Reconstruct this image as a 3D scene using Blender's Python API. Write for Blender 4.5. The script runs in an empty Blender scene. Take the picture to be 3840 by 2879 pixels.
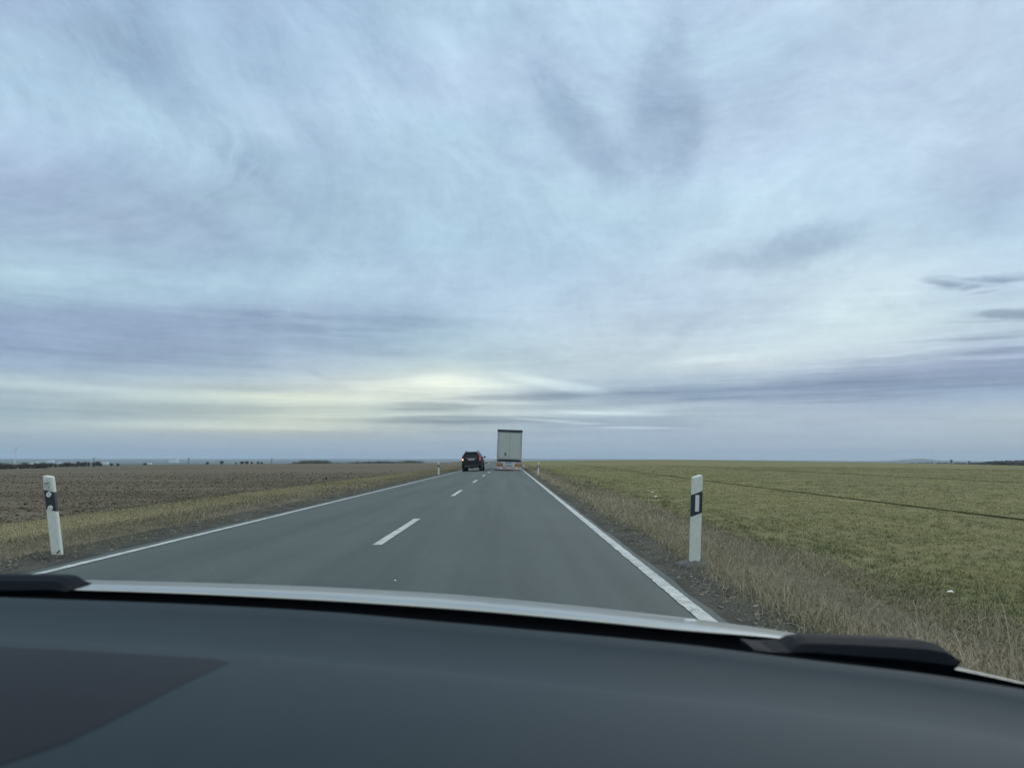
import bpy, bmesh, math, random
import numpy as np
from mathutils import Vector, Matrix, Euler

# ------------------------------------------------------------------ camera
R_ = math.radians
scene = bpy.context.scene
COL = scene.collection
F, CX, CY, YH, VPX = 2662.0, 1920.0, 1439.5, 1720.8, 1909.7
CAMP = Vector((1.683, 0.0, 1.11))
PITCH = math.atan((YH - CY) / F)
YAW = -math.atan((CX - VPX) / F * math.cos(PITCH))
cam_d = bpy.data.cameras.new('camera')
cam = bpy.data.objects.new('camera', cam_d); COL.objects.link(cam)
cam.location = CAMP
cam.rotation_euler = (R_(90) + PITCH, 0, YAW)
cam_d.sensor_fit = 'HORIZONTAL'; cam_d.sensor_width = 36.0
cam_d.lens = F / 3840 * 36.0
cam_d.clip_start = 0.02; cam_d.clip_end = 60000
cam_d.dof.use_dof = True
cam_d.dof.focus_distance = 25.0
cam_d.dof.aperture_fstop = 6.0
scene.camera = cam
RM = Euler(cam.rotation_euler).to_matrix()

def P(u, v, Y):
    """point on the ray of photo pixel (3840 wide) at Y metres ahead"""
    d = RM @ Vector(((u - CX) / F, (CY - v) / F, -1.0))
    return CAMP + d * (Y / d.y)

def on_level(u, v, h):
    """point on the ray of photo pixel where it is h metres below the lens"""
    d = RM @ Vector(((u - CX) / F, (CY - v) / F, -1.0))
    return CAMP + d * (h / -d.z)
def xat(u, v, Y): return P(u, v, Y).x

def project(d):
    c = RM.transposed() @ Vector(d)
    if c.z > -1e-3: c.z = -1e-3
    return CX + F * c.x / -c.z, CY - F * c.y / -c.z

# ------------------------------------------------------------------ render / view
scene.render.engine = 'CYCLES'
scene.cycles.use_denoising = True
scene.cycles.max_bounces = 6
scene.cycles.diffuse_bounces = 3
scene.cycles.glossy_bounces = 3
scene.cycles.volume_bounces = 0
scene.cycles.caustics_reflective = False
scene.cycles.caustics_refractive = False
scene.view_settings.view_transform = 'Standard'
scene.view_settings.look = 'None'
scene.view_settings.gamma = 1
scene.view_settings.exposure = 0.0

# ------------------------------------------------------------------ sky (world)
def lin(c):
    c = c / 255.0
    return c / 12.92 if c <= .04045 else ((c + .055) / 1.055) ** 2.4
SKY_U = [0, 550, 1100, 1650, 2200, 2750, 3300, 3840]
SKY = [
 (0,   [(160,180,212),(160,187,215),(168,192,222),(176,205,228),(186,212,236),(186,208,234),(168,194,218),(170,196,222)]),
 (150, [(163,187,215),(158,184,210),(166,192,220),(178,205,230),(186,212,236),(172,200,224),(168,192,218),(176,200,226)]),
 (300, [(176,207,230),(162,187,215),(168,196,222),(184,205,232),(178,203,228),(174,200,225),(180,204,230),(180,208,230)]),
 (450, [(178,200,228),(178,210,232),(182,206,232),(182,212,234),(174,200,224),(178,201,226),(180,206,230),(176,198,224)]),
 (600, [(172,192,222),(172,200,224),(170,198,222),(176,204,226),(180,206,230),(182,206,232),(180,208,230),(172,194,220)]),
 (750, [(163,184,212),(160,184,208),(164,192,214),(174,202,224),(186,214,234),(186,214,234),(176,204,226),(166,192,218)]),
 (900, [(164,190,212),(164,186,212),(172,200,222),(174,204,226),(180,208,230),(182,208,228),(180,206,226),(176,204,226)]),
 (1050,[(178,208,224),(172,202,222),(178,206,226),(178,202,226),(182,206,228),(192,214,232),(196,218,230),(178,200,222)]),
 (1200,[(156,176,206),(160,180,208),(166,186,212),(168,194,216),(190,210,228),(188,208,228),(200,220,228),(186,208,222)]),
 (1300,[(152,172,202),(158,176,204),(162,184,208),(170,194,210),(196,214,224),(192,212,226),(200,218,226),(162,182,210)]),
 (1380,[(160,182,206),(162,186,206),(168,188,206),(186,204,210),(190,208,220),(204,218,222),(175,192,216),(158,176,208)]),
 (1430, [(178,196,204),(168,188,202),(174,190,201),(208,215,206),(180,200,214),(166,187,208),(149,171,201),(145,169,199)]),
 (1480, [(164,184,197),(182,195,195),(196,204,192),(200,209,204),(168,188,206),(154,175,203),(149,171,202),(148,171,199)]),
 (1540, [(158,180,192),(163,183,191),(184,197,190),(188,200,198),(176,194,204),(172,190,204),(164,182,204),(168,187,200)]),
 (1600, [(166,184,194),(180,192,190),(197,204,187),(178,191,194),(160,179,199),(168,186,204),(164,182,204),(166,184,198)]),
 (1660, [(154,173,190),(156,173,192),(160,177,192),(161,177,193),(158,178,199),(157,177,200),(157,177,197),(158,177,194)]),
 (1720,[(150,176,192),(152,174,192),(156,174,192),(160,178,196),(158,177,194),(158,177,194),(158,178,192),(158,178,190)]),
]
SKY_V = [r[0] for r in SKY]
SKY_T = np.array([[[lin(c) for c in px] for px in r[1]] for r in SKY])
def sky_at(u, v):
    u = min(max(u, 0), 3840); v = min(max(v, 0), 1720)
    i = min(int(np.searchsorted(SKY_V, v, 'right')) - 1, len(SKY_V) - 2)
    j = min(int(np.searchsorted(SKY_U, u, 'right')) - 1, len(SKY_U) - 2)
    a = (v - SKY_V[i]) / (SKY_V[i+1] - SKY_V[i]); b = (u - SKY_U[j]) / (SKY_U[j+1] - SKY_U[j])
    a = a * a * (3 - 2 * a) * .4 + a * .6
    return (SKY_T[i, j] * (1-b) + SKY_T[i, j+1] * b) * (1-a) + (SKY_T[i+1, j] * (1-b) + SKY_T[i+1, j+1] * b) * a

SUN_EL, SUN_AZ = 32.0, 35.0     # degrees above the horizon, degrees right of the road's heading
world = bpy.data.worlds.new('World'); scene.world = world; world.use_nodes = True
world.cycles.sampling_method = 'MANUAL'; world.cycles.sample_map_resolution = 256
NT = world.node_tree; NT.nodes.clear()
class G:
    """tiny helper to write node maths"""
    def __init__(s, nt): s.nt = nt
    def n(s, t, **k):
        x = s.nt.nodes.new(t)
        for a, b in k.items(): setattr(x, a, b)
        return x
    def put(s, sock, v):
        if isinstance(v, bpy.types.NodeSocket): s.nt.links.new(v, sock)
        else: sock.default_value = v
    def m(s, op, a, b=0.0, c=None):
        x = s.n('ShaderNodeMath', operation=op)
        s.put(x.inputs[0], a); s.put(x.inputs[1], b)
        if c is not None: s.put(x.inputs[2], c)
        return x.outputs[0]
    def mr(s, v, a, b, c=0.0, d=1.0, smooth=False):
        x = s.n('ShaderNodeMapRange'); x.interpolation_type = 'SMOOTHSTEP' if smooth else 'LINEAR'
        x.clamp = True
        s.put(x.inputs[0], v)
        for i, q in enumerate((a, b, c, d)): s.put(x.inputs[i+1], q)
        return x.outputs[0]
    def mix(s, f, a, b, bt='MIX'):
        x = s.n('ShaderNodeMix', data_type='RGBA', blend_type=bt)
        s.put(x.inputs[0], f); s.put(x.inputs[6], a); s.put(x.inputs[7], b)
        return x.outputs[2]
    def comb(s, x_, y_, z_):
        x = s.n('ShaderNodeCombineXYZ'); s.put(x.inputs[0], x_); s.put(x.inputs[1], y_); s.put(x.inputs[2], z_)
        return x.outputs[0]
    def noise(s, vec, scale, detail=4, rough=.55, dist=0.0, col=False):
        x = s.n('ShaderNodeTexNoise'); s.put(x.inputs['Vector'], vec)
        x.inputs['Scale'].default_value = scale; x.inputs['Detail'].default_value = detail
        x.inputs['Roughness'].default_value = rough; x.inputs['Distortion'].default_value = dist
        return x.outputs['Color' if col else 'Fac']
g = G(NT)
tc = g.n('ShaderNodeTexCoord')
sep = g.n('ShaderNodeSeparateXYZ'); NT.links.new(tc.outputs['Generated'], sep.inputs[0])
X, Y, Z = sep.outputs
hyp = g.m('SQRT', g.m('ADD', g.m('MULTIPLY', X, X), g.m('MULTIPLY', Y, Y)))
DEG = 180 / math.pi
az0 = g.m('MULTIPLY', g.m('ARCTAN2', X, g.m('ABSOLUTE', Y)), DEG)
el0 = g.m('MULTIPLY', g.m('ARCTAN2', Z, hyp), DEG)
# cloud sheet coordinates, seen in perspective
zz = g.m('ADD', g.m('MAXIMUM', Z, 0.0), 0.075)
px_, py_ = g.m('DIVIDE', X, zz), g.m('DIVIDE', Y, zz)
wa = R_(14)
along = g.m('ADD', g.m('MULTIPLY', px_, math.sin(wa)), g.m('MULTIPLY', py_, math.cos(wa)))
across = g.m('SUBTRACT', g.m('MULTIPLY', px_, math.cos(wa)), g.m('MULTIPLY', py_, math.sin(wa)))
# streak lines: level near the horizon, falling to the right high on the left, nearly level high on the right
w_hi = g.mr(el0, 7.0, 24.0, 0.0, 1.0, True)
_a = g.m('SUBTRACT', az0, 12.0)
_sm = g.m('MULTIPLY', g.m('SUBTRACT', _a, g.m('SQRT', g.m('ADD', g.m('MULTIPLY', _a, _a), 40.0))), .5)
S_ = g.m('ADD', g.m('MULTIPLY', _sm, .85), g.m('MULTIPLY', az0, -.13))
psi = g.m('ADD', el0, g.m('MULTIPLY', S_, w_hi))
tau = g.m('SUBTRACT', az0, g.m('MULTIPLY', g.m('MULTIPLY', el0, w_hi), .5))
bend = g.noise(g.comb(g.m('MULTIPLY', az0, .05), g.m('MULTIPLY', el0, .07), 21.0), 1.0, 3, .5)
psi = g.m('ADD', psi, g.m('MULTIPLY', g.m('SUBTRACT', bend, .5), g.m('MULTIPLY', w_hi, 16.0)))
def flow(ft, fp, z): return g.comb(g.m('MULTIPLY', tau, ft), g.m('MULTIPLY', psi, fp), z)
sheet = flow(.045, .12, 0.0)
sheet_f = flow(.05, .30, 3.0)
iso = g.comb(px_, py_, 7.0)
n_warp = g.noise(g.comb(g.m('MULTIPLY', az0, .06), g.m('MULTIPLY', el0, .09), 31.0), 1.0, 3, .5)
n_warp2 = g.noise(sheet, 1.3, 3, .5, .0)
n_str = g.noise(sheet_f, 1.0, 9, .62, .15)
n_big = g.noise(flow(.07, .12, 9.0), 1.3, 8, .6, .2)
# low layers: noise in angle space, stretched along the horizon
low = g.comb(g.m('MULTIPLY', az0, .045), g.m('MULTIPLY', el0, .75), 0.0)
n_low = g.noise(low, 1.0, 7, .6, .2)
lowf = g.comb(g.m('MULTIPLY', az0, .05), g.m('MULTIPLY', el0, 2.2), 5.0)
n_lowf = g.noise(lowf, 1.0, 5, .6, .3)
lowmask = g.mr(el0, 3.0, 14.0, 1.0, 0.0, True)
hi = g.mr(el0, 2.0, 14.0, 0.0, 1.0, True)
daz = g.m('ADD', g.m('MULTIPLY', g.m('SUBTRACT', n_warp, .5), 6.0), g.m('MULTIPLY', g.m('SUBTRACT', n_warp2, .5), 6.0))
daz = g.m('MULTIPLY', daz, g.mr(el0, 2.0, 12.0, .35, 1.0))
d_el = g.m('ADD', g.m('MULTIPLY', g.m('MULTIPLY', g.m('SUBTRACT', n_warp2, .5), hi), 5.0),
           g.m('MULTIPLY', g.m('SUBTRACT', n_low, .5), 1.2))
az = g.m('ADD', az0, daz); el = g.m('ADD', el0, g.m('MULTIPLY', d_el, g.mr(el0, .3, 3.0, 0.0, 1.0)))
AZS = [-40 + 80 * k / 16 for k in range(17)]
ELMAX, NST = 60.0, 30
col = None
for k, a in enumerate(AZS):
    r = g.n('ShaderNodeValToRGB'); cr = r.color_ramp; cr.interpolation = 'LINEAR'
    els = [38.0 * (q / (NST - 3)) ** 1.5 for q in range(NST - 2)] + [48.0, 60.0]
    for q, e in enumerate(els):
        d = (math.sin(R_(a)) * math.cos(R_(e)), math.cos(R_(a)) * math.cos(R_(e)), math.sin(R_(e)))
        c = np.array(sky_at(*project(d)))
        if e > 34:  # unseen sky overhead, raised towards neutral white to add light below
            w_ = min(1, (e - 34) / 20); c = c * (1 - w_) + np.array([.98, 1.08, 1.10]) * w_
        if q == 0: elx = cr.elements[0]; elx.position = 0
        elif q == 1: elx = cr.elements[1]; elx.position = e / ELMAX
        else: elx = cr.elements.new(e / ELMAX)
        elx.color = (c[0], c[1], c[2], 1)
    g.put(r.inputs[0], g.m('DIVIDE', el, ELMAX))
    col = r.outputs[0] if col is None else g.mix(g.mr(az, AZS[k-1], a, 0.0, 1.0), col, r.outputs[0])
# separate cloud wisps: (u, v, half width, half height, tilt, strength) at photo scale, placed as directions
ppd = F * math.pi / 180
def blob(u, v, ru, rv, tilt, amp, wob=1.0):
    d = RM @ Vector(((u - CX) / F, (CY - v) / F, -1.0)); d.normalize()
    a = math.degrees(math.atan2(d.x, d.y)); e = math.degrees(math.asin(d.z))
    ca, sa = math.cos(R_(tilt)), math.sin(R_(tilt))
    dx = g.m('SUBTRACT', g.m('ADD', az0, g.m('MULTIPLY', daz, .28 * wob)), a)
    dy = g.m('SUBTRACT', g.m('ADD', el0, g.m('MULTIPLY', d_el, .35 * wob)), e)
    p = g.m('MULTIPLY', g.m('ADD', g.m('MULTIPLY', dx, ca), g.m('MULTIPLY', dy, sa)), ppd / ru)
    q = g.m('MULTIPLY', g.m('SUBTRACT', g.m('MULTIPLY', dy, ca), g.m('MULTIPLY', dx, sa)), ppd / rv)
    s = g.m('ADD', g.m('MULTIPLY', p, p), g.m('MULTIPLY', q, q))
    f = g.m('EXPONENT', g.m('MULTIPLY', g.m('POWER', s, 1.8), -.7))
    return g.m('MULTIPLY', f, amp)
BLOBS = [
 (2190,500,230,70,-48,-.16),(2500,420,130,210,5,-.15),(2560,620,60,150,-25,-.08),(2980,930,190,60,10,-.20),(2700,975,110,30,5,-.07),(500,1250,800,95,0,-.06),(1450,1210,420,24,1,-.06),
 (3180,240,170,70,-20,-.05),(3650,680,130,110,0,-.05),(1500,200,180,60,-35,-.05),(620,330,420,70,-32,-.07),
 (330,360,330,70,-25,.05),(900,350,260,55,-38,.06),(1560,440,220,50,-35,.05),(1740,300,160,22,-32,.05),
 (1010,720,180,22,-32,-.05),(700,800,240,35,-20,-.05),(2650,720,300,60,5,.05),(150,1040,220,28,5,.05),
 (560,1030,170,22,-5,.05),(1150,1215,260,10,0,.07),(1560,1195,330,22,-3,-.05),(1250,1255,460,30,2,-.05),
 (60,1425,110,12,0,.06),(300,1448,130,9,0,.05),(1220,1420,70,9,-25,-.06),(900,1452,260,10,4,-.08),
 (700,1478,420,17,-1,.10),(700,1532,420,24,2,-.10),(1450,1500,300,14,-3,.06),(1750,1438,200,18,-4,.14),
 (2110,1445,170,14,-10,.18),(1480,1440,180,14,4,.08),(1600,1526,170,13,0,-.20),(2150,1487,620,9,0,-.07),(2500,1508,560,11,1,-.06),(1750,1508,260,5,-1,.10),(1900,1583,520,9,0,-.10),(1500,1440,520,60,2,.07),(1150,1500,600,70,2,.04),(1720,1574,300,14,1,-.14),
 (2050,1490,330,9,0,-.10),(2280,1548,200,6,-2,.16),(2450,1530,230,8,3,.09),(2060,1577,120,4,-4,.22),
 (2400,1605,150,3,-1,.16),(2200,1590,70,3,0,.14),(2050,1555,500,6,0,.08),(2000,1620,450,12,0,-.04),
 (2080,1600,400,5,0,-.08),(3420,1390,420,30,2,-.10),(3100,1460,800,30,1,-.06),(2500,1462,500,10,1,-.10),(3550,1440,400,40,0,-.05),(2800,1450,450,14,0,-.06),
 (2300,1472,420,8,0,-.08),(3300,1100,330,60,14,.07),(3540,1048,55,8,-9,-.20),(3600,1062,55,9,-6,-.22),
 (3650,1068,30,9,10,-.18),(3740,1035,75,9,-8,-.22),(3700,1083,45,5,3,-.16),(3780,1172,90,14,-6,-.24),
 (3690,1200,90,4,-4,-.14),(3760,1255,150,14,3,-.16),(3650,1272,200,6,-2,-.14),(3780,1312,150,11,0,-.14),
 (3760,1340,160,6,-2,.14),(3350,1330,200,6,5,.06),(2700,1345,260,12,3,.06),(300,1600,400,11,1,.07),
 (900,1590,500,13,0,.08),(1300,1618,300,5,2,-.06),(2400,1225,90,40,0,-.04),(2560,1250,60,30,40,-.05),
]
lum = None
for b in BLOBS:
    if b[1] > 1400: b = (b[0], b[1], b[2], b[3] * 1.3, b[4], b[5] * (1.5 if b[5] > 0 else .95))
    x = blob(*b); lum = x if lum is None else g.m('ADD', lum, x)
def band(v, a, b): return g.mr(v, a, b, 0.0, 1.0, True)
def area(a0, a1, e0, e1, fa=8.0, fe=1.5):
    """soft window in azimuth and elevation"""
    m1 = g.m('MULTIPLY', band(az0, a0 - fa, a0 + fa), g.m('SUBTRACT', 1.0, band(az0, a1 - fa, a1 + fa)))
    m2 = g.m('MULTIPLY', band(el0, e0 - fe, e0 + fe), g.m('SUBTRACT', 1.0, band(el0, e1 - fe, e1 + fe)))
    return g.m('MULTIPLY', m1, m2)
def add(v, k):
    global lum
    lum = g.m('ADD', lum, g.m('MULTIPLY', v, k))
ln_el = g.m('LOGARITHM', g.m('ADD', g.m('MAXIMUM', el0, 0.0), 1.6), math.e)
tilt_l = g.m('MULTIPLY', az0, .012)
def lows(fa, fe, z, d=8, r=.6, tl=0.0):
    return g.noise(g.comb(g.m('MULTIPLY', az0, fa), g.m('ADD', g.m('MULTIPLY', ln_el, fe), g.m('MULTIPLY', az0, tl)), z), 1.0, d, r, .1)
# fibres and billows of the upper cloud
soft = g.noise(flow(.055, .11, 2.0), 1.6, 9, .58, .1)
fib = g.noise(flow(.10, .75, 11.0), 1.0, 9, .66, .0)
bil = g.noise(g.comb(g.m('MULTIPLY', az0, .13), g.m('MULTIPLY', el0, .20), 17.0), 1.0, 10, .64, .35)
grain = g.noise(g.comb(g.m('MULTIPLY', az0, .8), g.m('MULTIPLY', el0, 2.0), 19.0), 1.0, 8, .75, .2)
add(g.m('MULTIPLY', g.m('SUBTRACT', soft, .5), hi), .42)
add(g.m('MULTIPLY', g.m('SUBTRACT', fib, .5), hi), .10)
add(g.m('SUBTRACT', bil, .5), .32)
add(g.m('SUBTRACT', grain, .5), .19)
mott = g.noise(g.comb(g.m('MULTIPLY', az0, .30), g.m('MULTIPLY', psi, .62), 27.0), 1.0, 9, .68, .3)
add(g.m('MULTIPLY', g.m('SUBTRACT', mott, .5), g.mr(el0, 3.0, 12.0)), .24)
# layered streaks lower down, thinner towards the horizon
l1 = lows(.035, 2.6, 1.0); l2 = lows(.055, 6.5, 2.0, tl=.012); l3 = lows(.09, 14.0, 3.0); l4 = lows(.05, 9.0, 4.0, tl=-.01)
lm = g.mr(el0, 6.0, 20.0, 1.0, .25, True)
add(g.m('MULTIPLY', g.m('SUBTRACT', l1, .5), lm), .30)
add(g.m('MULTIPLY', g.m('SUBTRACT', l2, .5), lm), .30)
add(g.m('MULTIPLY', g.m('SUBTRACT', l3, .5), lm), .28)
add(g.m('MULTIPLY', band(l4, .50, .60), area(-30, 8, 1.6, 6.5)), .10)      # cream gaps
add(g.m('MULTIPLY', band(l2, .48, .58), area(-4, 46, 1.6, 6.5)), -.06)     # slate streaks
add(g.m('MULTIPLY', band(l3, .54, .66), area(-8, 30, 1.2, 5.0)), -.07)
add(g.m('MULTIPLY', band(l1, .50, .62), area(-50, -8, 6.5, 12.0)), -.07)
# cloud banks with ragged, fairly crisp edges
rag_h = g.m('ADD', g.m('MULTIPLY', g.m('SUBTRACT', bil, .5), 2.6), g.m('MULTIPLY', g.m('SUBTRACT', mott, .5), 1.6))
rag_l = g.m('ADD', g.m('MULTIPLY', g.m('SUBTRACT', l3, .5), 2.6), g.m('MULTIPLY', g.m('SUBTRACT', l2, .5), 1.6))
rag_f = g.m('ADD', g.m('MULTIPLY', g.m('SUBTRACT', fib, .5), 2.4), g.m('MULTIPLY', g.m('SUBTRACT', mott, .5), 1.6))
def bank(u, v, ru, rv, tilt, amp, rag, e0=.62, e1=1.15):
    d = RM @ Vector(((u - CX) / F, (CY - v) / F, -1.0)); d.normalize()
    a = math.degrees(math.atan2(d.x, d.y)); e = math.degrees(math.asin(d.z))
    ca, sa = math.cos(R_(tilt)), math.sin(R_(tilt))
    dx = g.m('SUBTRACT', az0, a); dy = g.m('SUBTRACT', el0, e)
    p = g.m('MULTIPLY', g.m('ADD', g.m('MULTIPLY', dx, ca), g.m('MULTIPLY', dy, sa)), ppd / ru)
    q = g.m('MULTIPLY', g.m('SUBTRACT', g.m('MULTIPLY', dy, ca), g.m('MULTIPLY', dx, sa)), ppd / rv)
    r = g.m('ADD', g.m('SQRT', g.m('ADD', g.m('MULTIPLY', p, p), g.m('MULTIPLY', q, q))), rag)
    add(g.m('SUBTRACT', 1.0, g.mr(r, e0, e1, 0.0, 1.0, True)), amp)
for b in [(3500,1402,760,58,3,-.09,rag_l),(3100,1468,1150,30,1,-.07,rag_l),(2985,935,200,70,12,-.05,rag_h),(2730,985,110,34,0,-.05,rag_h),
          (520,1235,820,90,0,-.05,rag_l),(1350,1212,440,34,2,-.06,rag_l),(2500,430,140,230,5,-.03,rag_h),(2190,490,260,95,-48,-.03,rag_h),
          (1600,1526,190,20,0,-.13,rag_l),(1740,1575,330,17,0,-.11,rag_l),(2060,1482,520,18,2,-.10,rag_l),(900,1500,620,20,2,.07,rag_l),
          (1800,1430,360,38,3,.08,rag_l),(2050,1546,420,11,0,.10,rag_l),(2300,1605,280,8,0,.10,rag_l),(600,335,450,80,-32,-.05,rag_f),
          (960,370,330,70,-36,.04,rag_f),(3600,1055,150,20,-12,-.12,rag_h),(3775,1040,90,16,-8,-.12,rag_h),(3785,1178,110,20,-8,-.14,rag_h),
          (500,1020,420,40,0,.05,rag_l),(1750,210,330,60,-30,.04,rag_f),(3350,1130,500,120,10,.05,rag_h),(2750,1330,600,50,4,.04,rag_l)]:
    bank(*b)
gain = g.m('ADD', g.m('MULTIPLY', lum, g.mr(el0, -.5, 2.5, 0.0, 1.12)), 1.0)
rear = g.mr(Y, .25, -.35, 0.0, 1.0, True)          # unseen sky behind, brightened to light surfaces that face back
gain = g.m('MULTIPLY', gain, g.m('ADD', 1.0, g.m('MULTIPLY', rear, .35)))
# faint swing of hue between lavender and cyan
hue = g.noise(iso, .8, 3, .5)
tint = g.mix(g.mr(hue, .35, .65), (1.030, 1.022, 1.008, 1), (1.015, 1.032, 1.012, 1))
col = g.mix(1.0, col, tint, 'MULTIPLY')
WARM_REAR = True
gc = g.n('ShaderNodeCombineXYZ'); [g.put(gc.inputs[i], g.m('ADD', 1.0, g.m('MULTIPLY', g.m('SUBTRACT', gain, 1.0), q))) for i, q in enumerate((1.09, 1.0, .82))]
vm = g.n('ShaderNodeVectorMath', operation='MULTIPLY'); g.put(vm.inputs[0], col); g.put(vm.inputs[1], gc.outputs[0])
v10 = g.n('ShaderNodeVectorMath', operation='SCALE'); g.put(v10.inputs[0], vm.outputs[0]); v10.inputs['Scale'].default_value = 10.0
nish = g.n('ShaderNodeTexSky', sky_type='NISHITA'); nish.sun_disc = False
nish.sun_elevation = R_(SUN_EL); nish.sun_rotation = R_(SUN_AZ)
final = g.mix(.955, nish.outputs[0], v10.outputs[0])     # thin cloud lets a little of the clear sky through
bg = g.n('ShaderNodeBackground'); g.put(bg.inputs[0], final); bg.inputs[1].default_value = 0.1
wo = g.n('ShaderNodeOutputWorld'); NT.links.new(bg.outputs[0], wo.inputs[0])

# ------------------------------------------------------------------ sun, soft behind the cloud
sun_d = bpy.data.lights.new('sun', 'SUN'); sun_d.energy = 0.8; sun_d.angle = R_(25); sun_d.color = (1.0, .95, .88)
sun = bpy.data.objects.new('sun', sun_d); COL.objects.link(sun)
sd = Vector((math.sin(R_(SUN_AZ)) * math.cos(R_(SUN_EL)), math.cos(R_(SUN_AZ)) * math.cos(R_(SUN_EL)), math.sin(R_(SUN_EL))))
sun.rotation_euler = sd.to_track_quat('Z', 'Y').to_euler()
sun.location = (0, 0, 60)

# ------------------------------------------------------------------ helpers
rng = np.random.default_rng(7); random.seed(7)
def tag(o, label=None, cat=None, group=None, kind=None):
    if label: o['label'] = label
    if cat: o['category'] = cat
    if group: o['group'] = group
    if kind: o['kind'] = kind
    return o
def empty(name, loc=(0, 0, 0), rot=(0, 0, 0)):
    o = bpy.data.objects.new(name, None); COL.objects.link(o); o.location = loc; o.rotation_euler = rot
    o.empty_display_size = .1
    return o
def link_mesh(name, me, mats, parent=None, smooth=False):
    o = bpy.data.objects.new(name, me); COL.objects.link(o)
    for m in (mats if isinstance(mats, (list, tuple)) else [mats]): me.materials.append(m)
    if parent: o.parent = parent
    if smooth: me.polygons.foreach_set('use_smooth', [True] * len(me.polygons))
    return o
def np_mesh(name, verts, faces, n):
    """faces: (M,n) ints"""
    me = bpy.data.meshes.new(name)
    verts = np.asarray(verts, np.float32); faces = np.asarray(faces, np.int32)
    me.vertices.add(len(verts)); me.vertices.foreach_set('co', verts.ravel())
    me.loops.add(faces.size); me.loops.foreach_set('vertex_index', faces.ravel())
    me.polygons.add(len(faces))
    me.polygons.foreach_set('loop_start', np.arange(0, faces.size, n, dtype=np.int32))
    me.update(calc_edges=True); me.validate(verbose=False)
    return me
def grid_faces(r, c):
    i = np.arange(r - 1)[:, None] * c + np.arange(c - 1)[None, :]
    return np.stack([i, i + 1, i + c + 1, i + c], -1).reshape(-1, 4)
class MB:
    def __init__(s): s.v = []; s.f = []; s.bev = 0
    def box(s, c, d, rot=None, taper=None):
        b = len(s.v)
        for i in range(8):
            p = Vector(((i & 1) - .5, ((i >> 1) & 1) - .5, ((i >> 2) & 1) - .5))
            q = Vector((p.x * d[0], p.y * d[1], p.z * d[2]))
            if taper and p.z > 0: q.x *= taper; q.y *= taper
            if rot: q = rot @ q
            s.v.append(tuple(q + Vector(c)))
        s.f += [tuple(b + k for k in q) for q in ((0,2,3,1),(4,5,7,6),(0,1,5,4),(2,6,7,3),(0,4,6,2),(1,3,7,5))]
        return s
    def tube(s, a, b, r0, r1=None, n=10, cap=True):
        r1 = r0 if r1 is None else r1
        a, b = Vector(a), Vector(b); z = (b - a).normalized()
        x = z.orthogonal().normalized(); y = z.cross(x)
        k = len(s.v)
        for p, r in ((a, r0), (b, r1)):
            for i in range(n):
                t = 2 * math.pi * i / n
                s.v.append(tuple(p + (x * math.cos(t) + y * math.sin(t)) * r))
        for i in range(n):
            j = (i + 1) % n; s.f.append((k+i, k+j, k+n+j, k+n+i))
        if cap: s.f.append(tuple(k + i for i in reversed(range(n)))); s.f.append(tuple(k + n + i for i in range(n)))
        return s
    def prism(s, poly, y0, y1):
        """polygon in x,z extruded along y"""
        k = len(s.v); n = len(poly)
        for y in (y0, y1):
            for p in poly: s.v.append((p[0], y, p[1]))
        s.f.append(tuple(k + i for i in range(n))); s.f.append(tuple(k + n + i for i in reversed(range(n))))
        for i in range(n):
            j = (i + 1) % n; s.f.append((k+j, k+i, k+n+i, k+n+j))
        return s
    def loft(s, rings, cap=True):
        k = len(s.v); n = len(rings[0])
        for r in rings: s.v += [tuple(p) for p in r]
        for a in range(len(rings) - 1):
            for i in range(n):
                j = (i + 1) % n
                s.f.append((k+a*n+i, k+a*n+j, k+(a+1)*n+j, k+(a+1)*n+i))
        if cap:
            s.f.append(tuple(k + i for i in reversed(range(n))))
            s.f.append(tuple(k + (len(rings)-1)*n + i for i in range(n)))
        return s
    def build(s, name, mat, parent=None, bevel=0, seg=2, smooth=False, loc=None):
        me = bpy.data.meshes.new(name); me.from_pydata(s.v, [], s.f); me.update()
        bm = bmesh.new(); bm.from_mesh(me)
        bmesh.ops.recalc_face_normals(bm, faces=bm.faces)
        if bevel: bmesh.ops.bevel(bm, geom=list(bm.edges), offset=bevel, segments=seg, affect='EDGES', clamp_overlap=True)
        bm.to_mesh(me); bm.free()
        o = link_mesh(name, me, mat, parent, smooth)
        if loc: o.location = loc
        return o
def text_obj(name, s, size, mat, parent, loc, rot=(R_(90), 0, 0), ext=.0015, bold=0.0):
    cu = bpy.data.curves.new('t', 'FONT'); cu.body = s; cu.size = size; cu.extrude = ext; cu.offset = bold
    cu.align_x = 'CENTER'; cu.align_y = 'CENTER'; cu.resolution_u = 3
    t = bpy.data.objects.new('t', cu); COL.objects.link(t)
    dg = bpy.context.evaluated_depsgraph_get(); me = bpy.data.meshes.new_from_object(t.evaluated_get(dg))
    bpy.data.objects.remove(t); me.materials.clear()
    o = link_mesh(name, me, mat, parent); o.location = loc; o.rotation_euler = rot
    return o

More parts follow.
